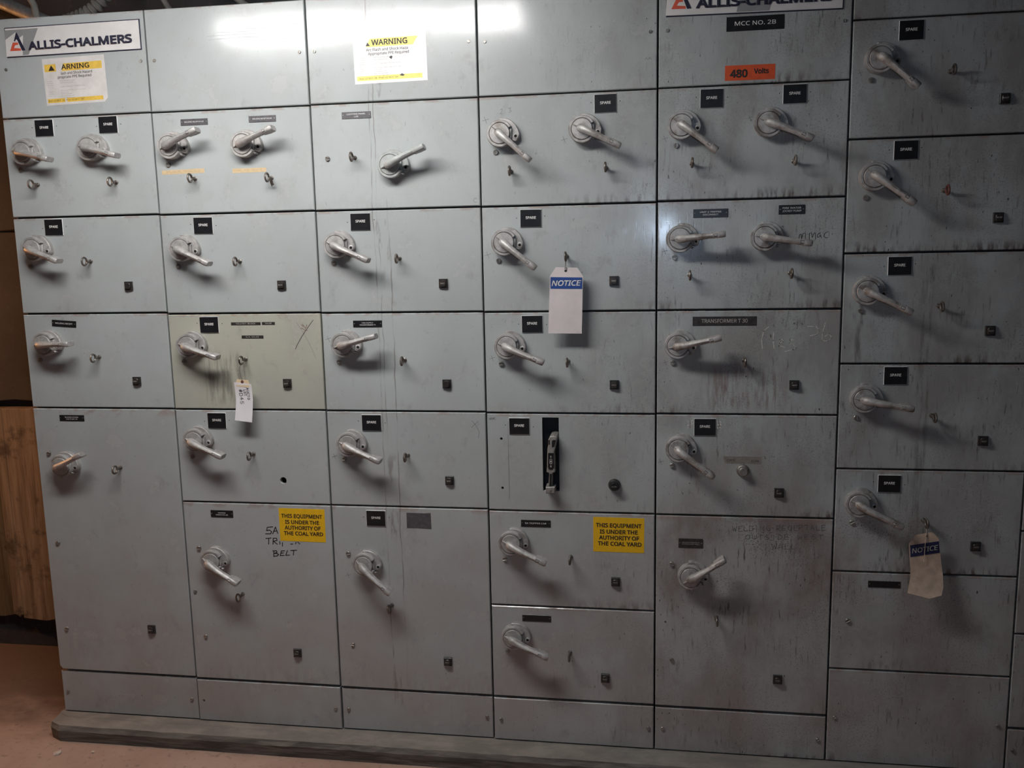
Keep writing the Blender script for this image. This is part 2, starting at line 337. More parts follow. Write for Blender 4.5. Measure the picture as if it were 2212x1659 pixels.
           {'col': 4,
            'color': None,
            'group': None,
            'items': [('spare', 1.6181, 1.0291), ('breaker', 1.7133, 0.9432), ('round', 1.9037, 0.8521, 0), ('hole', 1.5618, 0.989, 0.0042), ('hole', 1.5622, 0.8348, 0.0042),
                      ('strokes', 'pencil', 0.0013, [[(1.5337, 1.0538), (1.5273, 1.0519), (1.528, 1.0482), (1.5336, 1.0501), (1.5337, 1.0538)], [(1.5385, 1.055), (1.5372, 1.0483)], [(1.5448, 1.055), (1.538, 1.0512), (1.5457, 1.0484)]]),
                      ('strokes', 'pencil', 0.0009, [[(1.5839, 1.0413), (1.5832, 0.9519), (1.5835, 0.8767), (1.5831, 0.8009)]])],
            'label': 'grey unit with a vertical breaker lever in a dark slot and a round button',
            'name': 'starter_unit',
            'row': 4},
           {'col': 4,
            'color': None,
            'group': None,
            'items': [('handle', 1.589, 0.6669, -21.6, 0), ('eye', 1.7703, 0.6216, 0), ('reset', 1.9067, 0.5472, 0), ('plate', 1.6635, 0.7247, 0.0917, 0.0222, ['5A TRIPPER CAR'], 0, 'black', 0.0075), ('screw', 1.5655, 0.6074, 2, 0.0076),
                      ('yellow', 1.9161, 0.6954, -0.3)],
            'label': 'grey unit with 5A TRIPPER CAR plate and a yellow sticker',
            'name': 'starter_unit',
            'row': 5},
           {'col': 4,
            'color': None,
            'group': None,
            'items': [('handle', 1.5897, 0.3601, -18.3, 0), ('eye', 1.7651, 0.3092, 0), ('reset', 1.8741, 0.2306, 0), ('plate', 1.6614, 0.4174, 0.0904, 0.0214, [], 0, 'black', 0.006), ('screw', 1.5677, 0.3043, 2, 0.0076)],
            'label': 'dull grey unit with a blank black plate below the 5A TRIPPER CAR unit',
            'name': 'starter_unit',
            'row': 6},
           {'col': 4, 'color': None, 'group': None, 'items': [('screw', 1.5417, 0.0699, 1, 0.006), ('screw', 2.0067, 0.071, 1, 0.006)], 'label': 'grey toe panel below the unit with the blank black plate', 'name': 'kick_panel', 'row': 7},
           {'col': 5,
            'color': None,
            'group': None,
            'items': [('handle', 2.0917, 0.9698, -35.8, 0), ('reset', 2.3825, 0.8385, 0), ('round', 2.2783, 0.9037, 1), ('spare', 2.1676, 1.0322), ('screw', 2.074, 0.9149, 2, 0.0076),
                      ('strokes', 'pencil', 0.0011, [[(2.0373, 0.9336), (2.0444, 0.9157)], [(2.033, 0.9228), (2.0492, 0.9282)]]), ('onoff', [(2.2213, 0.9454), (2.3308, 0.9446), (2.3296, 0.923), (2.2268, 0.9237)]), ('smear', 2.1251, 1.0398),
                      ('smear', 2.2078, 1.0386)],
            'label': 'dirty grey SPARE unit with OFF and ON marked above a round switch',
            'name': 'starter_unit',
            'row': 4},
           {'col': 5,
            'color': None,
            'group': None,
            'items': [('handle', 2.1305, 0.5796, 37.9, 0), ('eye', 2.2087, 0.4457, 0), ('reset', 2.3931, 0.2558, 0), ('plate', 2.1308, 0.6763, 0.0722, 0.0289, ['WELDING RECEPTACLE', 'OUTSIDE WEST WALL'], 0, 'brown', 0.0046),
                      ('screw', 2.0756, 0.6099, 2, 0.0076), ('screw', 2.0782, 0.3006, 1, 0.0066),
                      ('note', [('WELDING RECEPTALE', 2.253, 0.7165, 2.5219, 0.7289, 0.0155), ('OUTSIDE WEST', 2.2899, 0.6932, 2.5148, 0.7002, 0.0135), ('WALL', 2.3658, 0.6652, 2.4418, 0.667, 0.016)])],
            'label': 'tall dirty unit with faint pencilled welding note and raised handle',
            'name': 'starter_unit',
            'row': 5},
           {'col': 5, 'color': None, 'group': None, 'items': [('screw', 2.0513, 0.073, 1, 0.006), ('screw', 2.5158, 0.0662, 1, 0.006)], 'label': 'dirty toe panel with a dark drip mark left of its middle', 'name': 'kick_panel', 'row': 6}],
 'X': [0, 0.502, 1.009, 1.517, 2.026, 2.54, 3.049, 3.557],
 'ZR': {1: [0, 0.1545, 1.073, 1.381, 1.686, 1.992, 2.288],
        2: [0, 0.1515, 0.766, 1.072, 1.377, 1.684, 1.991, 2.288],
        3: [0, 0.149, 0.766, 1.071, 1.3755, 1.683, 1.9925, 2.288],
        4: [0, 0.148, 0.4555, 0.763, 1.0685, 1.374, 1.682, 1.993, 2.288],
        5: [0, 0.146, 0.7625, 1.07, 1.3745, 1.684, 1.994, 2.288],
        6: [0, 0.2985, 0.6035, 0.913, 1.2185, 1.528, 1.836, 2.146, 2.288],
        7: [0, 0.14, 0.432, 0.74, 1.05, 1.36, 1.67, 1.98, 2.288]}}

# ------------------------------------------------------------------ node helpers
class NT:
    def __init__(s, name):
        s.m = bpy.data.materials.new(name); s.m.use_nodes = True
        s.t = s.m.node_tree; s.b = s.t.nodes['Principled BSDF']
    def n(s, k, **kw):
        x = s.t.nodes.new(k)
        for a, v in kw.items(): setattr(x, a, v)
        return x
    def put(s, node, i, v):
        if isinstance(v, bpy.types.NodeSocket): s.t.links.new(v, node.inputs[i])
        elif v is not None: node.inputs[i].default_value = v
    def math(s, op, a, b=None, c=None, clamp=False):
        x = s.n('ShaderNodeMath', operation=op, use_clamp=clamp)
        s.put(x, 0, a); s.put(x, 1, b); s.put(x, 2, c); return x.outputs[0]
    def mul(s, a, b): return s.math('MULTIPLY', a, b)
    def add(s, a, b): return s.math('ADD', a, b)
    def ramp(s, v, a, b, lo=0.0, hi=1.0):
        x = s.n('ShaderNodeMapRange', interpolation_type='SMOOTHSTEP')
        s.put(x, 0, v); s.put(x, 1, a); s.put(x, 2, b); s.put(x, 3, lo); s.put(x, 4, hi); return x.outputs[0]
    def lin(s, v, a, b, lo=0.0, hi=1.0):
        x = s.n('ShaderNodeMapRange'); s.put(x, 0, v); s.put(x, 1, a); s.put(x, 2, b); s.put(x, 3, lo); s.put(x, 4, hi); return x.outputs[0]
    def noise(s, vec, scale, detail=3.0, rough=0.55):
        x = s.n('ShaderNodeTexNoise'); s.put(x, 'Vector', vec); s.put(x, 'Scale', scale); s.put(x, 'Detail', detail); s.put(x, 'Roughness', rough); return x.outputs[0]
    def vmul(s, vec, k):
        x = s.n('ShaderNodeVectorMath', operation='MULTIPLY'); s.put(x, 0, vec); x.inputs[1].default_value = k; return x.outputs[0]
    def vadd(s, vec, k):
        x = s.n('ShaderNodeVectorMath', operation='ADD'); s.put(x, 0, vec); x.inputs[1].default_value = k; return x.outputs[0]
    def mix(s, f, a, b, mode='MIX'):
        x = s.n('ShaderNodeMix', data_type='RGBA', blend_type=mode)
        s.put(x, 0, f)
        for i, v in ((6, a), (7, b)):
            if isinstance(v, tuple): v = (*v, 1.0) if len(v) == 3 else v
            s.put(x, i, v)
        return x.outputs[2]
    def pos(s): return s.n('ShaderNodeNewGeometry').outputs['Position']
    def sep(s, v):
        x = s.n('ShaderNodeSeparateXYZ'); s.put(x, 0, v); return x.outputs
    def bump(s, h, strength, dist, base=None):
        x = s.n('ShaderNodeBump'); s.put(x, 'Height', h); s.put(x, 'Strength', strength); s.put(x, 'Distance', dist)
        if base is not None: s.put(x, 'Normal', base)
        return x.outputs[0]
    def out(s, **kw):
        for k, v in kw.items():
            k = k.replace('_', ' ')
            if isinstance(v, tuple): v = (*v, 1.0) if len(v) == 3 else v
            s.put(s.b, k, v)
        return s.m

def simple(name, col, rough=0.5, metal=0.0, var=0.12, scale=40.0, bump=0.0):
    t = NT(name); p = t.pos()
    n = t.noise(p, scale, 3)
    k = t.lin(n, 0.3, 0.7, 1 - var, 1 + var)
    c = t.mix(1.0, col, t.n('ShaderNodeCombineColor').outputs[0], 'MULTIPLY')
    cc = c.node.inputs[7].links[0].from_node
    for i in range(3): t.put(cc, i, k)
    kw = dict(Base_Color=c, Roughness=rough, Metallic=metal)
    if bump: kw['Normal'] = t.bump(n, bump, 0.001)
    return t.out(**kw)

# painted steel doors: paint with grime, streaks, edge wear; tint comes from the object colour
def make_panel_paint():
    t = NT('panel_paint'); p = t.pos(); x, y, z = t.sep(p)
    oi = t.n('ShaderNodeObjectInfo'); base = oi.outputs['Color']; rnd = oi.outputs['Random']
    gen = t.sep(t.n('ShaderNodeTexCoord').outputs['Generated'])
    gz = gen[2]
    n1 = t.noise(p, 2.6, 4); n2 = t.noise(p, 9.0, 5, 0.6)
    dirt = t.add(t.ramp(x, 1.45, 2.35, 0.06, 0.92), t.ramp(z, 0.9, 0.0, 0.0, 0.12))
    c = t.mix(t.ramp(n1, 0.35, 0.68, 0, 0.30), base, (0.30, 0.315, 0.31))
    c = t.mix(t.mul(t.ramp(n2, 0.48, 0.72), 0.28), c, (0.36, 0.325, 0.31))
    edge = t.add(t.math('SUBTRACT', z, t.ramp(x, 2.50, 2.60, 0.0, 0.12)), t.mul(t.math('SUBTRACT', t.noise(t.vmul(p, (1, 1, 0.4)), 7.0, 4, 0.65), 0.5), 0.16))
    crust = t.mul(t.mul(t.ramp(x, 2.026, 2.030), t.ramp(x, 2.92, 2.60)), t.mul(t.ramp(edge, 0.42, 0.47), t.ramp(z, 0.766, 0.764)))
    dirt = t.add(dirt, t.mul(crust, 0.75))
    # brown film on the dirty end of the row
    film = t.mul(t.ramp(t.noise(t.vmul(p, (1.4, 1, 0.7)), 4.2, 5, 0.62), 0.38, 0.66), t.mul(dirt, 0.62))
    c = t.mix(film, c, (0.215, 0.185, 0.170))
    # pinkish dust settled on the lower half of the row
    dust = t.mul(t.ramp(z, 1.25, 0.25), t.ramp(t.noise(t.vadd(p, (5, 0, 3)), 4.0, 4, 0.6), 0.36, 0.64, 0.25, 0.8))
    c = t.mix(t.mul(dust, 0.55), c, (0.335, 0.270, 0.250))
    # vertical streaks and flecks
    sv = t.vmul(p, (120.0, 1.0, 16.0))
    streak = t.mul(t.ramp(t.noise(sv, 1.0, 4, 0.6), 0.54, 0.70), t.ramp(t.noise(p, 6.0, 3), 0.40, 0.62))
    c = t.mix(t.mul(streak, t.math('MINIMUM', t.mul(dirt, 0.72), 0.9)), c, (0.085, 0.070, 0.062))
    fleck = t.ramp(t.noise(t.vmul(p, (130.0, 1.0, 62.0)), 1.0, 2), 0.66, 0.72)
    fl2 = t.mul(fleck, t.ramp(t.noise(p, 8.0, 2), 0.44, 0.62))
    c = t.mix(t.mul(fl2, t.math('MINIMUM', t.add(dirt, 0.22), 1.0)), c, (0.06, 0.052, 0.05))
    grain = t.mul(t.ramp(t.noise(p, 210.0, 2, 0.7), 0.52, 0.70), t.ramp(t.noise(p, 5.0, 3), 0.42, 0.62))
    c = t.mix(t.mul(grain, t.mul(dirt, 0.55)), c, (0.10, 0.085, 0.078))
    # grime hanging along the bottom edge and scuffed paint along the top edge
    low = t.mul(t.ramp(gz, 0.13, 0.0), t.ramp(t.noise(t.vmul(p, (60, 1, 16)), 1.0, 3), 0.44, 0.64))
    low = t.mul(low, t.ramp(t.noise(p, 2.3, 2), 0.46, 0.60))
    c = t.mix(t.mul(low, t.mul(dirt, 0.9)), c, (0.085, 0.055, 0.05))
    top = t.mul(t.ramp(gz, 0.965, 0.995), t.ramp(t.noise(t.vmul(p, (22, 1, 30)), 1.0, 4), 0.47, 0.60))
    c = t.mix(t.mul(top, 0.55), c, (0.30, 0.20, 0.165))
    # grime around handles side: soft smudges
    sm = t.mul(t.ramp(t.noise(t.vmul(p, (1, 1, 0.8)), 13.0, 4, 0.7), 0.56, 0.72), 0.30)
    c = t.mix(sm, c, (0.22, 0.21, 0.205))
    # the two old water runs down the third column
    wob = t.mul(t.math('SUBTRACT', t.noise(t.vmul(p, (0, 0, 5.0)), 1.0, 3), 0.5), 0.030)
    u = t.add(x, wob)
    runs = None
    for x0, wd, lo, hi, seed in ((1.190, 0.0021, 0.25, 2.4, 3.1), (1.203, 0.0015, 0.9, 2.4, 9.7), (1.236, 0.0021, 0.1, 1.72, 5.3)):
        d = t.math('ABSOLUTE', t.math('SUBTRACT', u, x0))
        g = t.mul(t.ramp(d, wd * 0.45, wd * 1.3, 1, 0), t.mul(t.ramp(z, lo, lo + 0.02), t.ramp(z, hi, hi - 0.02)))
        g = t.mul(g, t.ramp(t.noise(t.vadd(t.vmul(p, (0, 0, 7.0)), (seed, 0, 0)), 1.0, 3), 0.40, 0.60, 0.12, 1.0))
        runs = g if runs is None else t.math('MAXIMUM', runs, g)
    blot = t.mul(t.ramp(t.math('ABSOLUTE', t.math('SUBTRACT', u, 1.212)), 0.012, 0.030, 1, 0), t.ramp(t.noise(t.vmul(p, (40, 1, 9)), 1.0, 4), 0.52, 0.64))
    blot = t.mul(blot, t.ramp(t.noise(t.vadd(t.vmul(p, (0, 0, 3.3)), (2.2, 0, 0)), 1.0, 1), 0.48, 0.60))
    runs = t.math('MAXIMUM', runs, t.mul(blot, 0.95))
    c = t.mix(t.mul(runs, 0.58), c, (0.15, 0.125, 0.105))
    # local stains: rust wash under the chalked unit's handle, sooty hand marks on the greenish unit, old drips on the dark column
    def zone(x0, x1, z0, z1, e):
        return t.mul(t.mul(t.ramp(x, x0, x0 + e), t.ramp(x, x1, x1 - e)), t.mul(t.ramp(z, z0, z0 + e), t.ramp(z, z1, z1 - e)))
    wash = t.ramp(t.noise(t.vmul(p, (75, 1, 9)), 1.0, 4, 0.6), 0.42, 0.62)
    c = t.mix(t.mul(t.mul(zone(2.14, 2.42, 1.06, 1.23, 0.06), wash), 0.55), c, (0.17, 0.085, 0.075))
    c = t.mix(t.mul(t.mul(zone(0.60, 0.78, 1.075, 1.27, 0.04), wash), 0.50), c, (0.13, 0.12, 0.10))
    c = t.mix(t.mul(t.mul(zone(2.575, 2.60, 1.22, 1.40, 0.006), wash), 0.6), c, (0.075, 0.06, 0.055))
    c = t.mix(t.mul(t.mul(zone(2.74, 2.79, 0.62, 1.50, 0.02), wash), 0.45), c, (0.085, 0.07, 0.062))
    rough = t.add(t.lin(n2, 0.32, 0.68, 0.18, 0.29), t.add(t.mul(streak, t.mul(dirt, 0.15)), t.mul(film, 0.12)))
    wave = t.noise(p, 3.1, 1); nb = t.bump(wave, 1.0, 0.0016)
    nb = t.bump(t.noise(p, 420.0, 2), 0.10, 0.0004, nb)
    nb = t.bump(t.math('SUBTRACT', 1.0, t.mul(streak, dirt)), 0.25, 0.0004, nb)
    return t.out(Base_Color=c, Roughness=rough, Normal=nb, Specular_IOR_Level=0.35, Coat_Weight=t.ramp(n1, 0.38, 0.60, 0.16, 0.42), Coat_Roughness=t.lin(n2, 0.3, 0.7, 0.075, 0.135), Coat_Normal=nb)

def make_cast(name, c1, c2, rough, metal, grime):
    t = NT(name); p = t.pos(); x = t.sep(p)[0]
    n = t.noise(p, 70, 4, 0.6); g = t.noise(p, 28, 3)
    c = t.mix(t.ramp(n, 0.36, 0.66), c1, c2)
    c = t.mix(t.mul(t.ramp(g, 0.48, 0.68), t.ramp(x, 0.9, 2.4, grime * 0.4, grime)), c, (0.14, 0.105, 0.08))
    return t.out(Base_Color=c, Roughness=t.lin(g, 0.3, 0.7, rough - 0.06, rough + 0.12), Metallic=metal, Normal=t.bump(t.noise(p, 260, 2), 0.35, 0.0006))

def make_wood():
    t = NT('old_plywood'); p = t.pos()
    oi = t.n('ShaderNodeObjectInfo'); v = t.vmul(p, (16, 1, 1.3))
    g = t.noise(v, 2.4, 6, 0.65); g2 = t.noise(t.vmul(p, (60, 1, 3)), 1.0, 3)
    c = t.mix(t.ramp(g, 0.32, 0.70), (0.22, 0.16, 0.105), (0.36, 0.275, 0.19))
    c = t.mix(t.mul(t.ramp(g2, 0.5, 0.68), 0.5), c, (0.10, 0.06, 0.035))
    st = t.ramp(t.noise(p, 7.0, 5, 0.7), 0.53, 0.68)
    c = t.mix(t.mul(st, 0.7), c, (0.045, 0.032, 0.026))
    c = t.mix(1.0, c, oi.outputs['Color'], 'MULTIPLY')
    return t.out(Base_Color=c, Roughness=0.75, Normal=t.bump(g, 0.5, 0.003))

def make_concrete(name, c1, c2, sc):
    t = NT(name); p = t.pos()
    n = t.noise(p, sc, 6, 0.6); f = t.noise(p, sc * 22, 3)
    c = t.mix(t.ramp(n, 0.34, 0.68), c1, c2)
    c = t.mix(t.mul(t.ramp(f, 0.56, 0.74), 0.45), c, (0.10, 0.08, 0.07))
    return t.out(Base_Color=c, Roughness=0.82, Normal=t.bump(t.add(n, t.mul(f, 0.25)), 0.5, 0.006))

def make_plinth():
    t = NT('plinth_concrete'); p = t.pos(); z = t.sep(p)[2]
    n = t.noise(t.vmul(p, (0.5, 1, 3)), 14, 6, 0.65); f = t.noise(t.vmul(p, (6, 1, 60)), 1.0, 4, 0.6)
    c = t.mix(t.ramp(n, 0.36, 0.66), (0.25, 0.225, 0.20), (0.17, 0.155, 0.14))
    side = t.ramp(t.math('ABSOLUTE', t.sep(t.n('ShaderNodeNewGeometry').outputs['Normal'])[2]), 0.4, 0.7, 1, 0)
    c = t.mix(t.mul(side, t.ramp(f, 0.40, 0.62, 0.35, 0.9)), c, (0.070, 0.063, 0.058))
    return t.out(Base_Color=c, Roughness=0.85, Normal=t.bump(t.add(f, n), 0.6, 0.006))

M = {}
M['paint'] = make_panel_paint()
M['cast'] = make_cast('cast_handle_metal', (0.38, 0.365, 0.355), (0.50, 0.48, 0.465), 0.48, 0.35, 0.75)
M['castpaint'] = make_cast('painted_handle_metal', (0.36, 0.375, 0.365), (0.44, 0.455, 0.445), 0.38, 0.05, 0.3)
M['ring'] = make_cast('dull_ring_steel', (0.13, 0.112, 0.098), (0.25, 0.225, 0.20), 0.40, 0.7, 0.6)
M['redring'] = make_cast('red_ring_steel', (0.17, 0.06, 0.05), (0.22, 0.09, 0.075), 0.5, 0.3, 0.3)
M['screw'] = make_cast('screw_steel', (0.26, 0.245, 0.225), (0.42, 0.40, 0.37), 0.38, 0.7, 0.5)
M['black'] = simple('black_plastic', (0.012, 0.012, 0.014), 0.33, 0, 0.3, 60)
M['blackmatt'] = simple('black_void', (0.006, 0.006, 0.007), 0.9, 0, 0.2, 60)
M['plategrey'] = simple('faded_plate_black', (0.085, 0.08, 0.088), 0.4, 0, 0.25, 90)
M['platebrown'] = simple('grimy_plate_black', (0.030, 0.024, 0.022), 0.5, 0, 0.5, 90)
M['button'] = simple('button_bakelite', (0.030, 0.026, 0.024), 0.38, 0, 0.35, 120, 0.2)
M['white'] = simple('white_engraving', (0.72, 0.71, 0.69), 0.5, 0, 0.08, 80)
M['dimwhite'] = simple('dirty_engraving', (0.42, 0.40, 0.36), 0.6, 0, 0.3, 160)
M['core'] = simple('white_plate_core', (0.78, 0.77, 0.76), 0.35, 0, 0.05, 80)
M['paper'] = simple('white_sticker', (0.80, 0.79, 0.78), 0.42, 0, 0.06, 30)
M['oldpaper'] = simple('aged_sticker', (0.62, 0.59, 0.57), 0.5, 0, 0.10, 26)
M['signwhite'] = simple('sign_enamel_white', (0.66, 0.635, 0.62), 0.35, 0, 0.06, 18)
M['signgrey'] = simple('sign_enamel_grey', (0.27, 0.265, 0.27), 0.38, 0, 0.08, 18)
M['navy'] = simple('sign_lettering', (0.022, 0.022, 0.045), 0.4, 0, 0.1, 60)
M['redenamel'] = simple('sign_red', (0.62, 0.10, 0.055), 0.4, 0, 0.1, 40)
M['yellowold'] = simple('faded_warning_yellow', (0.72, 0.47, 0.08), 0.45, 0, 0.12, 60)
M['yellowpale'] = simple('pale_warning_yellow', (0.88, 0.72, 0.16), 0.42, 0, 0.10, 60)
M['yellow'] = simple('sticker_yellow', (0.82, 0.47, 0.012), 0.45, 0, 0.06, 60)
M['ink'] = simple('sticker_ink', (0.030, 0.022, 0.020), 0.5, 0, 0.2, 90)
M['faintink'] = simple('faded_ink', (0.30, 0.28, 0.28), 0.5, 0, 0.2, 90)
M['orange'] = simple('orange_label', (0.62, 0.085, 0.022), 0.45, 0, 0.12, 60)
M['tape'] = simple('masking_tape', (0.62, 0.47, 0.28), 0.6, 0, 0.10, 120)
M['tapeink'] = simple('tape_pencil', (0.46, 0.35, 0.22), 0.6, 0, 0.1, 120)
M['dirtytape'] = simple('dirty_clear_tape', (0.235, 0.205, 0.180), 0.5, 0, 0.2, 120)
M['pencil'] = simple('pencil_mark', (0.15, 0.145, 0.145), 0.6, 0, 0.3, 200)
M['scratch'] = simple('paint_scratch', (0.26, 0.27, 0.27), 0.6, 0, 0.3, 200)
M['marker'] = simple('black_marker', (0.028, 0.027, 0.030), 0.5, 0, 0.3, 200)
M['redpen'] = simple('red_brown_pen', (0.13, 0.045, 0.035), 0.5, 0, 0.3, 200)
M['chalk'] = simple('white_chalk', (0.52, 0.50, 0.47), 0.9, 0, 0.35, 300)
M['smear'] = simple('white_paint_smear', (0.55, 0.53, 0.51), 0.7, 0, 0.5, 300)
M['tag'] = simple('tag_card', (0.66, 0.60, 0.59), 0.55, 0, 0.06, 22)
M['whitepaper'] = simple('tag_paper', (0.78, 0.74, 0.76), 0.6, 0, 0.05, 22)
M['manila'] = simple('manila_card', (0.70, 0.55, 0.36), 0.65, 0, 0.05, 22)
M['dirtytag'] = simple('dirty_tag_card', (0.58, 0.44, 0.34), 0.65, 0, 0.18, 45)
M['blue'] = simple('notice_blue', (0.022, 0.065, 0.26), 0.45, 0, 0.08, 50)
M['darkblue'] = simple('dirty_notice_blue', (0.020, 0.025, 0.085), 0.5, 0, 0.15, 50)
M['wire'] = simple('tag_wire', (0.35, 0.33, 0.31), 0.35, 0.9, 0.1, 50)
M['string'] = simple('tag_string', (0.55, 0.44, 0.35), 0.8, 0, 0.1, 90)
M['frame'] = simple('carcass_steel', (0.022, 0.022, 0.024), 0.7, 0.0, 0.3, 20)
M['handleplastic'] = make_cast('breaker_handle_grey', (0.22, 0.205, 0.195), (0.30, 0.285, 0.27), 0.45, 0.2, 0.3)
M['recess'] = simple('recess_blue_black', (0.022, 0.024, 0.030), 0.5, 0, 0.2, 30)
M['wood'] = make_wood()
def make_floor():
    t = NT('floor_concrete'); p = t.pos(); y = t.sep(p)[1]
    n = t.noise(p, 2.2, 6, 0.6); f = t.noise(p, 48, 3)
    c = t.mix(t.ramp(n, 0.34, 0.68), (0.34, 0.215, 0.165), (0.43, 0.295, 0.235))
    c = t.mix(t.mul(t.ramp(f, 0.56, 0.74), 0.45), c, (0.10, 0.08, 0.07))
    rear_shade = t.ramp(t.add(y, t.mul(t.math('SUBTRACT', t.noise(t.vmul(p, (2.5, 5, 1)), 1.6, 4), 0.5), 0.55)), -0.10, 0.22)  # shade behind the cabinet line, painted into the floor colour with a noisy edge
    c = t.mix(t.mul(rear_shade, 0.82), c, (0.075, 0.048, 0.030))
    return t.out(Base_Color=c, Roughness=0.82, Normal=t.bump(t.add(n, t.mul(f, 0.25)), 0.5, 0.006))
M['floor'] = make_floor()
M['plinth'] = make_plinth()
M['sheet'] = make_concrete('rusty_brown_sheet', (0.048, 0.040, 0.036), (0.075, 0.062, 0.054), 3.0)
M['dark'] = simple('soot_dark', (0.020, 0.020, 0.024), 0.85, 0, 0.3, 8)
M['darkwall'] = make_concrete('soot_wall', (0.030, 0.031, 0.037), (0.05, 0.05, 0.056), 2.0)
M['galv'] = make_cast('galvanised_conduit', (0.30, 0.31, 0.32), (0.42, 0.43, 0.44), 0.5, 0.4, 0.2)
M['hose'] = simple('grey_hose_rubber', (0.21, 0.20, 0.185), 0.6, 0, 0.15, 30)
M['debris'] = simple('plaster_crumb', (0.55, 0.46, 0.40), 0.8, 0, 0.15, 60)
M['housing'] = simple('white_fixture_enamel', (0.6, 0.6, 0.6), 0.5, 0, 0.05, 10)
def emis(name, col, s):
    t = NT(name); t.b.inputs['Emission Color'].default_value = (*col, 1); t.b.inputs['Emission Strength'].default_value = s
    t.b.inputs['Base Color'].default_value = (0.8, 0.8, 0.8, 1); return t.m
M['lens'] = emis('lit_prismatic_lens', LENS_COLOR, LENS_STRENGTH)

# ------------------------------------------------------------------ mesh helpers
class MB:
    def __init__(s): s.v = []; s.f = []; s.mi = []; s.sm = []
    def quadfaces(s, fs, mi=0, smooth=False):
        for f in fs: s.f.append(f); s.mi.append(mi); s.sm.append(smooth)
    def box(s, x0, x1, y0, y1, z0, z1, mi=0):
        b = len(s.v)
        s.v += [(x, y, z) for x in (x0, x1) for y in (y0, y1) for z in (z0, z1)]
        q = [(0, 1, 3, 2), (4, 6, 7, 5), (0, 4, 5, 1), (2, 3, 7, 6), (0, 2, 6, 4), (1, 5, 7, 3)]
        s.quadfaces([tuple(b + i for i in f) for f in q], mi); return s
    def rings(s, rings, mi=0, smooth=True, close=True, cap0=True, cap1=True):
        b = len(s.v); n = len(rings[0])
        for r in rings: s.v += r
        for k in range(len(rings) - 1):
            for i in range(n if close else n - 1):
                j = (i + 1) % n
                s.quadfaces([(b + k * n + i, b + k * n + j, b + (k + 1) * n + j, b + (k + 1) * n + i)], mi, smooth)
        if cap0: s.quadfaces([tuple(b + i for i in range(n))[::-1]], mi)
        if cap1: s.quadfaces([tuple(b + (len(rings) - 1) * n + i for i in range(n))], mi)
        return s
    def lathe(s, prof, n=32, c=(0, 0), mi=0, smooth=True):
        # profile (radius, depth) turned about the panel normal; depth runs towards the viewer (-y)
        rs = [[(c[0] + r * math.cos(2 * math.pi * i / n), -d, c[1] + r * math.sin(2 * math.pi * i / n)) for i in range(n)] for r, d in prof]
        return s.rings(rs, mi, smooth)
    def prism(s, pts, d0, d1, bev=0.0, mi=0, side_mi=None, smooth=False):
        a = sum(pts[i][0] * pts[(i + 1) % len(pts)][1] - pts[(i + 1) % len(pts)][0] * pts[i][1] for i in range(len(pts)))
        if a < 0: pts = pts[::-1]
        rs = [[(x, -d0, z) for x, z in pts]]
        if bev:
            rs.append([(x, -(d1 - bev), z) for x, z in pts]); rs.append([(x, -d1, z) for x, z in inset(pts, bev)])
        else: rs.append([(x, -d1, z) for x, z in pts])
        k = len(s.f); s.rings(rs, mi if side_mi is None else side_mi, smooth); s.mi[-1] = mi
        return s
    def sheet(s, pts, d, mi=0):
        b = len(s.v); s.v += [(x, -d, z) for x, z in pts]; s.quadfaces([tuple(range(b, b + len(pts)))], mi); return s
    def tube(s, path, r, n=8, mi=0, caps=True):
        rs = []; P = [Vector(p) for p in path]
        up = Vector((0.3, 0.2, 1)).normalized()
        for i, p in enumerate(P):
            t = (P[min(i + 1, len(P) - 1)] - P[max(i - 1, 0)]).normalized()
            a = t.cross(up)
            if a.length < 1e-4: a = t.cross(Vector((1, 0, 0)))
            a.normalize(); b = t.cross(a)
            rr = r[i] if isinstance(r, (list, tuple)) else r
            rs.append([tuple(p + a * (rr * math.cos(2 * math.pi * k / n)) + b * (rr * math.sin(2 * math.pi * k / n))) for k in range(n)])
        return s.rings(rs, mi, True, True, caps, caps)
    def ribbon(s, pts, wd, d, mi=0):
        for (x0, z0), (x1, z1) in zip(pts[:-1], pts[1:]):
            dx, dz = x1 - x0, z1 - z0; L = math.hypot(dx, dz) or 1e-6
            ex, ez = dx / L * wd * 0.35, dz / L * wd * 0.35; nx, nz = -dz / L * wd / 2, dx / L * wd / 2
            s.sheet([(x0 - ex + nx, z0 - ez + nz), (x0 - ex - nx, z0 - ez - nz), (x1 + ex - nx, z1 + ez - nz), (x1 + ex + nx, z1 + ez + nz)], d, mi)
        return s
    def mesh(s, name, mats):
        me = bpy.data.meshes.new(name); me.from_pydata(s.v, [], s.f)
        for mt in (mats if isinstance(mats, (list, tuple)) else [mats]): me.materials.append(M[mt])
        me.polygons.foreach_set('material_index', s.mi); me.polygons.foreach_set('use_smooth', s.sm)
        bm = bmesh.new(); bm.from_mesh(me); bmesh.ops.recalc_face_normals(bm, faces=bm.faces); bm.to_mesh(me); bm.free()
        if any(s.sm):
            try: me.set_sharp_from_angle(angle=math.radians(38))
            except Exception: pass
        return me

def inset(pts, d):
    n = len(pts); out = []
    for i in range(n):
        p0, p1, p2 = Vector(pts[i - 1]), Vector(pts[i]), Vector(pts[(i + 1) % n])
        a = (p1 - p0).normalized(); b = (p2 - p1).normalized()
        na, nb = Vector((-a.y, a.x)), Vector((-b.y, b.x)); nn = (na + nb)
        if nn.length < 1e-5: nn = na
        nn.normalize(); k = max(0.45, nn.dot(na))
        out.append(tuple(p1 + nn * (d / k)))
    return out

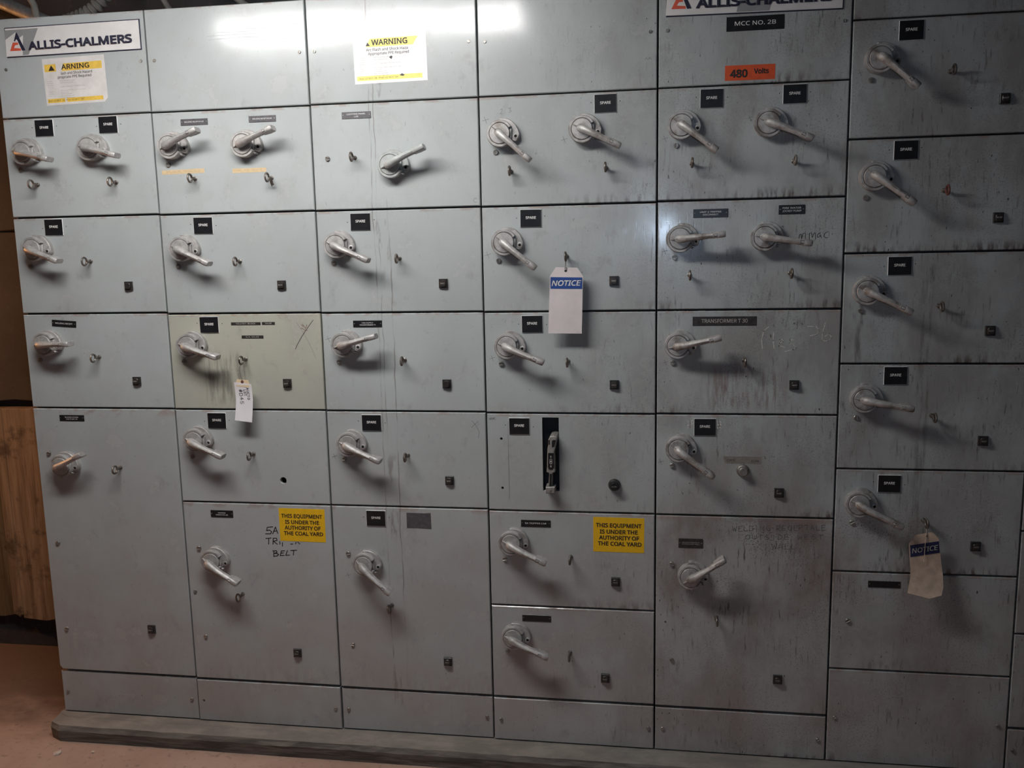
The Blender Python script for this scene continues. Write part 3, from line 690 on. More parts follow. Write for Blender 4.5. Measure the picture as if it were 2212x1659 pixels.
def place(name, me, parent=None, loc=(0, 0, 0), rot=None, label=None):
    o = bpy.data.objects.new(name, me); COL.objects.link(o)
    if parent is not None: o.parent = parent
    o.location = loc
    if rot: o.rotation_euler = rot
    if label: o['label'] = label
    return o
def thing(name, label, cat, loc, group=None, me=None):
    o = bpy.data.objects.new(name, me); COL.objects.link(o); o.location = loc
    if me is None: o.empty_display_size = 0.03
    o['label'] = label; o['category'] = cat
    if group: o['group'] = group
    return o
def structure(name, me, loc=(0, 0, 0), label=None):
    o = place(name, me, None, loc); o['kind'] = 'structure'
    if label: o['label'] = label
    return o

# ------------------------------------------------------------------ lettering
_txt = {}
import os
try: FACE = bpy.data.fonts.load(os.path.join(bpy.utils.resource_path('LOCAL'), 'datafiles', 'fonts', 'NotoSansHebrew-Regular.woff2'))
except Exception: FACE = None
def text_mesh(s, size, mat, bold=0.0, shear=0.0, width=None, spacing=1.0, line=1.0):
    key = (s, round(size, 5), mat, bold, shear, width, spacing, line)
    if key in _txt: return _txt[key]
    cu = bpy.data.curves.new('lettering', 'FONT'); cu.body = s; cu.size = size * 1.1; cu.align_x = 'CENTER'; cu.align_y = 'CENTER'
    if FACE: cu.font = FACE
    if bold: cu.bevel_depth = bold * size * 1.1; cu.bevel_resolution = 0
    cu.shear = shear; cu.resolution_u = 2; cu.space_character = spacing; cu.space_line = line
    o = bpy.data.objects.new('lettering', cu); COL.objects.link(o)
    dg = bpy.context.evaluated_depsgraph_get(); me = bpy.data.meshes.new_from_object(o.evaluated_get(dg))
    bpy.data.objects.remove(o); bpy.data.curves.remove(cu)
    xs = [v.co.x for v in me.vertices]; ys = [v.co.y for v in me.vertices]
    if xs:
        cx, cy = (min(xs) + max(xs)) / 2, (min(ys) + max(ys)) / 2; k = (width / (max(xs) - min(xs))) if width else 1.0
        for v in me.vertices: v.co = ((v.co.x - cx) * k, -v.co.z * .5, v.co.y - cy)
    me.materials.clear(); me.materials.append(M[mat]); me.name = 'lettering'
    _txt[key] = me; return me
def letters(parent, s, x, z, d, size, mat, rot=0.0, **kw):
    return place('lettering', text_mesh(s, size, mat, **kw), parent, (x, -d, z), (0, -math.radians(rot), 0))

SF = {'A': [[(0, 0), (.4, 1), (.8, 0)], [(.15, .4), (.65, .4)]], 'C': [[(.8, .9), (.4, 1), (.05, .6), (.1, .2), (.45, 0), (.8, .1)]], 'D': [[(.05, 0), (.05, 1), (.5, .95), (.8, .5), (.5, .03), (.05, 0)]],
      'E': [[(.75, 1), (.05, 1), (.05, 0), (.75, 0)], [(.05, .5), (.6, .5)]], 'G': [[(.8, .9), (.4, 1), (.05, .5), (.4, 0), (.8, .1), (.8, .45), (.5, .45)]], 'I': [[(.4, 0), (.4, 1)]],
      'L': [[(.1, 1), (.05, 0), (.75, 0)]], 'N': [[(.05, 0), (.05, 1), (.75, 0), (.75, 1)]], 'O': [[(.4, 1), (.05, .6), (.1, .15), (.45, 0), (.8, .3), (.75, .8), (.4, 1)]], 'P': [[(.05, 0), (.05, 1), (.6, 1), (.75, .75), (.6, .5), (.05, .5)]],
      'R': [[(.05, 0), (.05, 1), (.6, 1), (.75, .75), (.6, .5), (.05, .5), (.75, 0)]], 'S': [[(.75, .95), (.3, 1), (.1, .75), (.6, .5), (.75, .2), (.4, 0), (.05, .1)]], 'T': [[(0, 1), (.8, 1)], [(.4, 1), (.4, 0)]],
      'U': [[(.05, 1), (.05, .25), (.4, 0), (.75, .25), (.75, 1)]], 'W': [[(0, 1), (.2, 0), (.4, .7), (.6, 0), (.85, 1)]], '#': [[(.25, 0), (.35, 1)], [(.55, 0), (.65, 1)], [(.05, .35), (.8, .35)], [(.1, .68), (.85, .68)]],
      '4': [[(.5, 0), (.5, 1), (.05, .35), (.8, .35)]], '5': [[(.7, 1), (.15, 1), (.1, .55), (.5, .6), (.75, .3), (.45, 0), (.05, .1)]], '2': [[(.1, .8), (.4, 1), (.7, .75), (.05, 0), (.8, 0)]]}
def stroke_text(s, x0, z0, dx, dz, h, wd, d, rnd=0.06):
    mb = MB(); n = len(s); ax = Vector((dx, dz)); L = ax.length; ax.normalize(); up = Vector((-ax.y, ax.x)); adv = L / n
    for i, ch in enumerate(s):
        for pl in SF.get(ch, []):
            jx, jz = random.uniform(-rnd, rnd), random.uniform(-rnd, rnd)
            q = [Vector((x0, z0)) + ax * (i * adv + (px + jx) * adv * 0.92) + up * ((pz + jz) * h) for px, pz in pl]
            mb.ribbon([tuple(v) for v in q], wd, d)
    return mb

# ------------------------------------------------------------------ the setting
FLOOR_Z = -0.067
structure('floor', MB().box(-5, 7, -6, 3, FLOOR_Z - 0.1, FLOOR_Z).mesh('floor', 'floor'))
wallb = structure('wall_back', MB().box(-5, 7, 0.60, 0.70, FLOOR_Z, 3.3).mesh('wall_back', 'darkwall'))
structure('ceiling', MB().box(-5, 7, -6, 0.6, 3.3, 3.4).mesh('ceiling', 'darkwall'))
# boarding and brown sheets fixed to the wall at the left end
def plank(x0, x1, z0, z1, y0, y1, col, mat='wood', name='plank'):
    pts = []
    n = 5
    for i in range(n + 1): pts.append((x0 + (x1 - x0) * i / n, z0 + (random.uniform(-0.012, 0.012) if 0 < i < n else 0)))
    pts += [(x1, z1), (x0, z1)]
    o = place(name, MB().prism(pts, -y1, -y0, 0.003).mesh(name, mat), wallb); o.color = (*col, 1); return o
plank(-0.561, -0.300, 0.078, 0.965, 0.545, 0.597, (1.0, 0.97, 0.93))
plank(-0.612, -0.565, 0.088, 0.965, 0.552, 0.597, (0.92, 0.90, 0.86))
plank(-0.86, -0.616, 0.082, 0.965, 0.566, 0.597, (0.42, 0.44, 0.38))
plank(-1.20, -0.866, 0.06, 0.965, 0.572, 0.597, (0.40, 0.42, 0.36))
plank(-0.295, -0.06, 0.085, 0.965, 0.560, 0.597, (0.85, 0.78, 0.70))
plank(-1.20, -0.05, 0.99, 1.66, 0.560, 0.598, (1, 1, 1), 'sheet', 'steel_sheet')
plank(-1.20, -0.05, 1.67, 2.25, 0.575, 0.598, (1, 1, 1), 'sheet', 'steel_sheet')

# plinth
pl = MB(); prof = [(0.0, FLOOR_Z), (0.072, FLOOR_Z), (0.078, -0.026), (0.070, -0.010), (0.028, -0.005), (0.024, -0.0015), (-0.55, -0.0015), (-0.55, FLOOR_Z)]
rs = []
NX = 90
for i in range(NX + 1):
    x = -0.012 + i * 3.70 / NX; e = 0.020 if i == 0 else 0.0
    rs.append([(x, -(d - (e if d > 0.02 else 0)) + (random.uniform(-0.0012, 0.0012) if d > 0.05 else 0), z + (random.uniform(-0.0007, 0.0007) if (d > 0.05 and z > FLOOR_Z) else 0)) for d, z in prof])
pl.rings(rs, 0, False)
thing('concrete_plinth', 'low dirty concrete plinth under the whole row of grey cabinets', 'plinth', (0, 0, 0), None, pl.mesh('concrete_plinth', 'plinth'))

# ------------------------------------------------------------------ carcasses
X, ZR = DATA['X'], DATA['ZR']
ORD = ['first', 'second', 'third', 'fourth', 'fifth', 'sixth', 'seventh']
for c in range(1, 8):
    x0, x1 = X[c - 1] + 0.001, X[c] - 0.001
    t = thing('cabinet_frame', 'dark steel carcass seen in the door gaps of the %s column from the left' % ORD[c - 1], 'cabinet', ((x0 + x1) / 2, 0.25, 0), 'carcasses of the control cabinets')
    h = (x1 - x0) / 2
    for sx, outer in ((-1, c == 1), (1, c == 7)):
        so = place('side_sheet', MB().box(*sorted((sx * h, sx * (h - 0.002))), -0.231, 0.24, 0, 2.288).mesh('side_sheet', 'paint' if outer else 'frame'), t)
        so.color = (0.40, 0.425, 0.425, 1)
    place('back_sheet', MB().box(-h + 0.002, h - 0.002, 0.236, 0.24, 0, 2.288).mesh('back_sheet', 'frame'), t)
    place('base_sheet', MB().box(-h + 0.002, h - 0.002, -0.231, 0.236, 0, 0.003).mesh('base_sheet', 'frame'), t)
    place('top_sheet', MB().box(-h + 0.002, h - 0.002, -0.231, 0.236, 2.284, 2.288).mesh('top_sheet', 'frame'), t)
    for zz in ZR[c][1:-1]:
        place('shelf_rail', MB().box(-h + 0.002, h - 0.002, -0.228, -0.20, zz - 0.012, zz + 0.012).mesh('shelf_rail', 'frame'), t)

# ------------------------------------------------------------------ hardware
def polar(r, a): return (r * math.cos(math.radians(a)), r * math.sin(math.radians(a)))
def mk_escutcheon(mat):
    tab = [(-31, .0365), (-29, .046), (-23, .0517), (-14, .0548), (-2, .0548), (21, .0513), (56, .0478), (80, .0450), (98, .0432), (100, .0365)]
    pts = []
    for a in list(range(-31, 101, 3)) + [99, 100]:
        for (a0, r0), (a1, r1) in zip(tab[:-1], tab[1:]):
            if a0 <= a <= a1: pts.append(polar(r0 + (r1 - r0) * (a - a0) / (a1 - a0), a)); break
    pts += [polar(.0365, a) for a in range(106, 329, 6)]
    mb = MB().prism(pts, 0.0, 0.0125, 0.0018, smooth=True)
    # raised boss round the padlock hole and the stop tooth
    cx, cz = polar(.0452, -10)
    mb.lathe([(.0078, .0120), (.0078, .0145), (.0062, .0152), (.0044, .0152), (.0044, .0128)], 16, (cx, cz))
    mb.prism([polar(.0305, -25), polar(.0362, -25), polar(.0362, 20), polar(.0350, 24), polar(.0305, 22)], 0.011, 0.0185, 0.001)
    mb.prism([polar(.036, -34), polar(.046, -33), polar(.045, -40), polar(.037, -41)], 0.0, 0.017, 0.0015)
    return mb.mesh('escutcheon', mat)
def mk_collar(mat):
    rs = []; prof = [(.0300, .0105), (.0382, .0105), (.0382, .0215), (.0366, .0240), (.0312, .0240), (.0300, .0225)]
    n = 44
    for i in range(n + 1):
        a = 30 + (333 - 30) * i / n
        rs.append([(r * math.cos(math.radians(a)), -d, r * math.sin(math.radians(a))) for r, d in prof])
    return MB().rings(rs, 0, True).mesh('collar', mat)
def oct_ring(s, hw, h0, h1, c):
    c = min(c, hw * 0.8, (h1 - h0) * 0.42)
    q = [(-hw, h0 + c), (-hw + c, h0), (hw - c, h0), (hw, h0 + c), (hw, h1 - c), (hw - c * .55, h1 - c * .3), (hw - c * 1.5, h1), (-hw + c * 1.5, h1), (-hw + c * .55, h1 - c * .3), (-hw, h1 - c)]
    return [(s, -h, v) for v, h in q]
def mk_lever(mat):
    sec = [(-.0150, .0030, .026, .0320), (-.0130, .0066, .025, .0370), (-.008, .0098, .025, .0418), (0, .0113, .025, .0455), (.010, .0107, .026, .0475), (.022, .0095, .029, .0500), (.038, .0086, .033, .0522), (.060, .0079, .037, .0545), (.086, .0076, .038, .0565)]
    return MB().rings([oct_ring(s, w_, a, b, .0055) for s, w_, a, b in sec], 0, True).mesh('lever', mat)
def mk_grip(mat):
    sec = [(.0862, .0070, .036, .0545), (.0864, .0081, .034, .0562), (.100, .0081, .031, .0570), (.1005, .0086, .0305, .0585), (.118, .0085, .031, .0600), (.1212, .0072, .033, .0585)]
    return MB().rings([oct_ring(s, w_, a, b, .0035) for s, w_, a, b in sec], 0, True).mesh('lever_grip', mat)
HM = {}
HD = 1.36
for v, mat in ((0, 'cast'), (1, 'castpaint')):
    HM[v] = dict(esc=mk_escutcheon(mat), collar=mk_collar(mat),
                 rotor=MB().lathe([(.0293, .0100), (.0293, .0240), (.0278, .0256), (.0001, .0262)], 40).mesh('rotor', mat),
                 pointer=MB().rings([[(-.0285, -.0266, 0), (-.0285, -.0258, .0008), (-.0285, -.0258, -.0008)], [(-.012, -.0345, 0), (-.012, -.0255, .0036), (-.012, -.0255, -.0036)]], 0, False).mesh('pointer', mat),
                 lever=mk_lever(mat), grip=mk_grip(mat))
def deepen(me):
    for v_ in me.vertices: v_.co.y *= HD
for v in (0, 1):
    for me_ in HM[v].values(): deepen(me_)
HM['hole'] = MB().lathe([(.0043, .0126), (.0043, .0136), (.0001, .0137)], 14).mesh('padlock_hole', 'blackmatt')
HM['slot'] = MB().box(.0885, .0985, -.0572, -.0545, -.0037, .0037).mesh('latch_slot', 'frame')
HM['latch'] = MB().prism([(.0895, -.0028), (.0985, -.0028), (.0985, .0028), (.0895, .0028)], .054, .0582, .0008).mesh('latch', 'cast')
for k_ in ('hole', 'slot', 'latch'): deepen(HM[k_])
def add_handle(par, x, z, ang, v):
    h = HM[v]; o = place('rotary_handle', h['esc'], par, (x, 0, z))
    place('collar', h['collar'], o); place('rotor', h['rotor'], o)
    cx, cz = polar(.0452, -10); place('padlock_hole', HM['hole'], o, (cx, 0, cz))
    rot = (0, -math.radians(ang), 0)
    for k, nm in (('pointer', 'pointer'), ('lever', 'lever'), ('grip', 'lever_grip')): place(nm, h[k], o, (0, 0, 0), rot)
    if v == 0: place('latch_slot', HM['slot'], o, (0, 0, 0), rot); place('latch', HM['latch'], o, (0, 0, 0), rot)
def mk_ring(mat):
    path = [(0, -.034 + .0112 * math.cos(a), .0112 * math.sin(a)) for a in [2 * math.pi * i / 28 for i in range(29)]]
    rs = []
    for i in range(28):
        a = 2 * math.pi * i / 28; rs.append([(.0032 * math.cos(b), -.034 + (.0122 + .0029 * math.sin(b)) * math.cos(a), (.0122 + .0029 * math.sin(b)) * math.sin(a)) for b in [2 * math.pi * k / 8 for k in range(8)]])
    rs.append(rs[0]); return MB().rings(rs, 0, True, True, False, False).mesh('ring', mat)
EYE = dict(shank=MB().lathe([(.0064, 0), (.0064, .0022), (.0042, .0035), (.0036, .0100), (.0050, .0130), (.0052, .0160), (.0036, .0195), (.0030, .0215)], 18).mesh('shank', 'ring'), ring=mk_ring('ring'), redring=mk_ring('redring'))
def add_eye(par, x, z, v):
    o = place('eyebolt', EYE['shank'], par, (x, 0, z))
    place('ring', EYE['redring' if v == 2 else 'ring'], o, (0, 0, 0), (0, random.uniform(-.05, .05) if v != 3 else math.radians(-14), math.radians(-22) * 0 if v != 3 else 0))
    if v == 1:
        mb = MB()
        for k in range(7):
            a = k * 0.9; mb.tube([(.004 + .002 * math.cos(a), -.024, -.006), (.007 + .003 * math.cos(a * 2), -.018, -.012 - .001 * k), (.008 + .004 * math.sin(a), -.012, -.018 - .0012 * k)], .0014, 6)
        place('wire_twist', mb.mesh('wire_twist', 'ring'), o)
def mk_screw(r):
    mb = MB(); mb.lathe([(r, 0), (r, r * .35), (r * .96, r * .42)], 22)
    for sgn in (-1, 1):
        pts = [(r * .93 * math.cos(a), r * .93 * math.sin(a)) for a in [math.radians(12 + 156 * i / 12) for i in range(13)]]
        pts = [(x, sgn * z) for x, z in pts]; mb.prism(pts, r * .40, r * .72, r * .12)
    return mb.mesh('screw', 'screw')
_scr = {}
def add_screw(par, x, z, v, r):
    if r not in _scr: _scr[r] = mk_screw(r)
    a = {0: random.uniform(-.5, .5), 1: random.uniform(-1.5, 1.5), 2: random.uniform(-.2, .2), 3: 1.5708 + random.uniform(-.2, .2)}[v]
    place('screw', _scr[r], par, (x, 0, z), (0, a, 0))
def rrect(w_, h_, r, n=4, cx=0, cz=0):
    pts = []
    for sx, sz, a0 in ((1, 1, 0), (-1, 1, 90), (-1, -1, 180), (1, -1, 270)):
        for i in range(n + 1):
            a = math.radians(a0 + 90 * i / n); pts.append((cx + sx * (w_ / 2 - r) + r * math.cos(a), cz + sz * (h_ / 2 - r) + r * math.sin(a)))
    return pts
def rect(w_, h_, cx=0, cz=0): return [(cx - w_ / 2, cz - h_ / 2), (cx + w_ / 2, cz - h_ / 2), (cx + w_ / 2, cz + h_ / 2), (cx - w_ / 2, cz + h_ / 2)]
BT = dict(frame=MB().prism(rect(.0265, .0275), 0, .0065, .0012).mesh('reset_frame', 'button'),
          cap=MB().prism(rrect(.0185, .0195, .006), .006, .0125, .0015, smooth=True).mesh('button_cap', 'button'))
def add_reset(par, x, z, v):
    o = place('reset_button', BT['frame'], par, (x, 0, z)); place('button_cap', BT['cap'], o)
    if v == 0: letters(o, 'RESET', 0, .0005, .0128, .0062, 'dimwhite', width=.0135, bold=.01)
SPARE = MB().prism(rect(.0625, .0510), 0, .0030, .0007, 0, 1).mesh('nameplate', ['black', 'core'])
DOT = MB().lathe([(.0014, 0), (.0014, .0004), (.0001, .0004)], 8).mesh('rivet_hole', 'blackmatt')
def add_spare(par, x, z):
    o = place('nameplate', SPARE, par, (x, 0, z), (0, random.uniform(-.008, .008), 0)); letters(o, 'SPARE', 0, .0020, .0034, .0112, 'white', bold=.03, width=.0300)
    for sx in (-1, 1): place('rivet_hole', DOT, par, (x + sx * random.uniform(.040, .043), 0, z + random.uniform(-.003, .006)))
RIV = MB().lathe([(.0016, 0), (.0014, .0006), (.0001, .0008)], 8).mesh('rivet', 'screw')
def add_plate(par, x, z, w_, h_, lines, rot, style, ts):
    th = .0006 if style == 'strip' else .0018
    mat = {'black': 'black', 'grey': 'plategrey', 'brown': 'platebrown', 'strip': 'platebrown'}[style]
    o = place('label_strip' if style == 'strip' else 'nameplate', MB().prism(rect(w_, h_), 0, th, .0004 if style == 'strip' else .0007).mesh('nameplate', mat), par, (x, 0, z), (0, -math.radians(rot), 0))
    n = len(lines); lm = 'dimwhite' if style in ('brown', 'strip') else ('white' if style in ('black', 'grey') else 'white')
    for i, s in enumerate(lines):
        zz = (n - 1) / 2 * ts * 1.15 - i * ts * 1.15
        letters(o, s, 0 if style != 'brown' or n > 1 else 0, zz + (.0006 if n == 1 else 0), th + .0003, ts, lm, bold=.008, width=min(w_ * (.72 if style != 'strip' else .84), ts * .66 * len(s)))
    if style != 'strip' and h_ < .03 and w_ < .12:
        for sx in (-1, 1): place('rivet', RIV, o, (sx * (w_ / 2 - .0042), -th, .001))

def add_sign(par, k, x, z):
    S = DATA['SIGN']; w_, h_ = (.4435, .0825) if k == 0 else (.4615, .0855); f = w_ / .4435
    o = place('maker_sign', MB().prism(rect(w_ + .006, h_ + .006), 0, .003, .001).mesh('maker_sign', 'navy'), par, (x, 0, z), (0, math.radians(-.25 if k == 0 else .7), 0))
    place('sign_face', MB().prism(rect(w_, h_), .001, .0034).mesh('sign_face', 'signwhite'), o)
    sc = lambda L: [(a * f, b * f) for a, b in L]
    lay = (('grey', 'signgrey', .0037), ('house', 'signwhite', .0040), ('black', 'navy', .0043), ('red', 'redenamel', .0043))
    for nm, mat, d in lay:
        if k == 1 and nm == 'grey': pts = [(-.045, -.041), (.042, -.041), (.062, .041), (-.03, .041)]
        else: pts = sc(S[nm])
        place('emblem' if nm in ('black', 'red') else 'color_field', MB().prism(pts, .003, d).mesh('emblem', mat), o)
    (ax, az), (bx, bz), (cx, cz) = S['text']
    letters(o, 'ALLIS-CHALMERS', (ax + bx) / 2 * f, ((az + bz) / 2 + .013) * f, .0058, .035 * f, 'navy', bold=.038, width=(bx - ax) * f, rot=math.degrees(math.atan2(bz - az, bx - ax)))

WLINES = [('Flash Hazard Boundary', .050), ('Flash Hazard at 18 in.', .044), ('', 0), ('Cotton Underwear + FR Shirt & Pants', .082), ('', 0), ('Shock Hazard when cover is removed', .082), ('Glove Class', .026), ('Limited Approach', .038), ('Restricted Approach', .044), ('Prohibited Approach', .044)]
def add_warning(par, k, x, z):
    w_, h_ = (.2075, .1385) if k == 0 else (.2180, .1410)
    pts = rect(w_, h_)
    if k == 0: pts = [pts[0], (w_ / 2 - .012, -h_ / 2), (w_ / 2, -h_ / 2 + .012), pts[2], pts[3]]
    o = place('warning_sticker', MB().prism(pts, 0, .0006).mesh('warning_sticker', 'oldpaper' if k == 0 else 'paper'), par, (x, 0, z), (0, math.radians(-1.2 if k == 0 else -.6), 0))
    ym = 'yellowold' if k == 0 else 'yellowpale'; ik = 'ink' if k == 0 else 'ink'
    bands = [[(-.098, .030), (-.060, .030), (-.060, .052), (-.098, .052)], [(-.040, .030), (.094, .030), (.094, .052), (-.036, .052)], [(-.098, -.062), (-.040, -.062), (-.040, -.050), (-.098, -.050)], [(-.033, -.062), (.088, -.062), (.088, -.050), (-.033, -.050)]] if k == 0 else \
            [[(-.070, .031), (.070, .031), (.085, .054), (-.058, .054)], [(-.102, -.062), (.094, -.062), (.094, -.049), (-.102, -.049)]]
    for b in bands: place('yellow_band', MB().prism(b, .0004, .0009).mesh('yellow_band', ym), o)
    tri = [(-.085, .033), (-.064, .033), (-.0745, .049)] if k == 0 else [(-.071, .034), (-.058, .034), (-.0655, .044)]
    place('alert_triangle', MB().prism(tri, .0007, .0012).mesh('alert_triangle', ik), o)
    letters(o, 'ARNING' if k == 0 else 'WARNING', .006 if k == 0 else .0, .0415 if k == 0 else .0430, .0016, .0215 if k == 0 else .0235, ik, bold=.022, width=.0945 if k == 0 else .1075)
    letters(o, 'lash and Shock Hazard' if k == 0 else 'Arc Flash and Shock Haza', .008 if k == 0 else -.008, .0233, .0011, .0118, ik, bold=.01, width=.105 if k == 0 else .125)
    letters(o, 'propriate PPE Required' if k == 0 else 'Appropriate PPE Required', .0 if k == 0 else -.004, .0112, .0011, .0118, ik, bold=.01, width=.112 if k == 0 else .1225)
    zz = .0012
    for s, wd in WLINES:
        if s: letters(o, s, -.0505 + wd / 2, zz, .0010, .0052, 'faintink', width=wd)
        zz -= .0056
    for i, wd in enumerate((.016, .018, .020, .017, .010, .016, .014, .009)):
        letters(o, 'Hazard level'[:6 + i % 5], -.095 + wd / 2 + .002, .002 - i * .0062, .0010, .0045, 'faintink', width=wd)
    letters(o, 'Bus: U2 MCC 2B   Prot: U2 MCC "2B"', -.035, -.0558, .0013, .0075, ik, width=.118 if k == 1 else .120)
    if k == 0: place('torn_patch', MB().prism([(-.0595, .028), (-.041, .028), (-.034, .0535), (-.058, .0535)], .0005, .0012).mesh('torn_patch', 'oldpaper'), o)
    else:
        place('torn_patch', MB().prism([(.026, -.052), (.034, -.047), (.042, -.052), (.036, -.0545)], .0007, .0014).mesh('torn_patch', 'ink'), o)
        place('scuff', MB().prism([(-.003, .000), (.004, .004), (.008, .001), (.004, -.006)], .0005, .0012).mesh('scuff', 'ink'), o)
def add_yellow(par, x, z, rot):
    o = place('yellow_sticker', MB().prism(rect(.1535, .1090), 0, .0006).mesh('yellow_sticker', 'yellow'), par, (x, 0, z), (0, -math.radians(rot), 0))
    for i, (s, wd, dx) in enumerate((('THIS EQUIPMENT', .137, .0), ('IS UNDER THE', .114, .0), ('AUTHORITY OF', .121, .001), ('THE COAL YARD', .132, .003))):
        letters(o, s, dx, .0285 - i * .0188, .0012, .0188, 'ink', bold=.026, width=wd)
def add_volts(par, x, z):
    o = place('orange_label', MB().prism(rect(.1335, .0400), 0, .0006).mesh('orange_label', 'orange'), par, (x, 0, z), (0, math.radians(.3), 0))
    letters(o, '480', -.030, -.002, .0013, .030, 'ink', bold=.035, width=.047); letters(o, 'Volts', .030, .003, .0012, .0200, 'ink', bold=.03, width=.040)
def breaker_outline(): return DATA['BREAKER']
def add_breaker(par, x, z):
    B = breaker_outline()
    rec = MB()   # dark pocket behind the slot
    rec.box(-.030, .030, .060, .064, -.118, .118).box(-.0300, -.0285, .0185, .060, -.118, .118).box(.0285, .0300, .0185, .060, -.118, .118).box(-.0285, .0285, .0185, .060, .1165, .118).box(-.0285, .0285, .0185, .060, -.118, -.1165)
    r = place('slot_pocket', rec.mesh('slot_pocket', 'recess'), par, (x, 0, z))
    place('slide_plate', MB().prism(rect(.05, .17, .002, -.03), -.045, -.042).mesh('slide_plate', 'recess'), r)
    o = place('breaker_lever', MB().prism(B['body'], -.040, .034, .0025).mesh('breaker_lever', 'handleplastic'), par, (x, 0, z))
    place('lever_window', MB().prism(B['win1'], .030, .0345).mesh('lever_window', 'blackmatt'), o); place('lever_window', MB().prism(B['win2'], .030, .0345).mesh('lever_window', 'blackmatt'), o)
    lb = place('lever_badge', MB().prism(B['label'], .030, .0348).mesh('lever_badge', 'black'), o)
    cx = sum(p[0] for p in B['label']) / 6
    zs = [p[1] for p in B['label']]; zc = (min(zs) + max(zs)) / 2
    mb = MB()
    for dz, wv, hv in ((.0145, .0040, .0035), (.0145, .0016, .0065), (-.0150, .0045, .0030), (-.0150, .0018, .0070), (.0085, .0010, .0030), (-.0085, .0010, .0030)): mb.prism(rect(wv, hv, cx, zc + dz), .0345, .0352)
    for a, b in ((rect(.0075, .0014, cx, zc + .0062), 0), (rect(.0075, .0014, cx, zc - .0062), 0), (rect(.0012, .0120, cx - .0034, zc), 0), (rect(.0012, .0120, cx + .0034, zc), 0), (rect(.0042, .0050, cx, zc), 0)): mb.prism(a, .0345, .0352)
    place('badge_emblem', mb.mesh('badge_emblem', 'dimwhite'), o)
    place('lever_groove', MB().prism(B['groove'], .030, .0345).mesh('lever_groove', 'blackmatt'), o)
    blk = place('lever_foot', MB().prism(B['block'], -.005, .040, .0025).mesh('lever_foot', 'handleplastic'), o)
    bxs = [p[0] for p in B['block']]; bzs = [p[1] for p in B['block']]; ctr = ((min(bxs) + max(bxs)) / 2, (min(bzs) + max(bzs)) / 2)
    place('foot_screw', MB().lathe([(.0038, .039), (.0038, .0412), (.0015, .0418)], 14, ctr).mesh('foot_screw', 'screw'), o)
def add_round(par, x, z, k):
    if k == 0:
        o = place('push_button', MB().lathe([(.0185, 0), (.0185, .004), (.0170, .006), (.0165, .010), (.0150, .0125), (.0125, .0130), (.0122, .0100)], 36).mesh('push_button', 'button'), par, (x, 0, z))
        place('button_cap', MB().lathe([(.0118, .008), (.0118, .0215), (.0105, .0235), (.0001, .0238)], 32).mesh('button_cap', 'black'), o)
        letters(o, 'RESET', 0, 0, .0241, .0055, 'dimwhite', width=.015)
    else:
        o = place('selector_switch', MB().lathe([(.0185, 0), (.0185, .004), (.0170, .0075), (.0140, .0095), (.0130, .0095)], 36).mesh('selector_switch', 'screw'), par, (x, 0, z))
        place('selector_knob', MB().lathe([(.0125, .008), (.0125, .020), (.0112, .0215), (.0001, .0216)], 32).mesh('selector_knob', 'screw'), o)
        place('knob_bar', MB().box(-.0105, .0105, -.0245, -.021, -.0022, .0022).mesh('knob_bar', 'screw'), o, (0, 0, 0), (0, math.radians(45), 0))

def cut_holes(me, cutters):
    o = bpy.data.objects.new('door', me); COL.objects.link(o); cs = []
    for cm in cutters:
        c = bpy.data.objects.new('cutter', cm); COL.objects.link(c); cs.append(c)
        md = o.modifiers.new('b', 'BOOLEAN'); md.operation = 'DIFFERENCE'; md.solver = 'EXACT'; md.object = c
    dg = bpy.context.evaluated_depsgraph_get(); res = bpy.data.meshes.new_from_object(o.evaluated_get(dg))
    for c in cs: bpy.data.objects.remove(c)
    bpy.data.objects.remove(o); return res

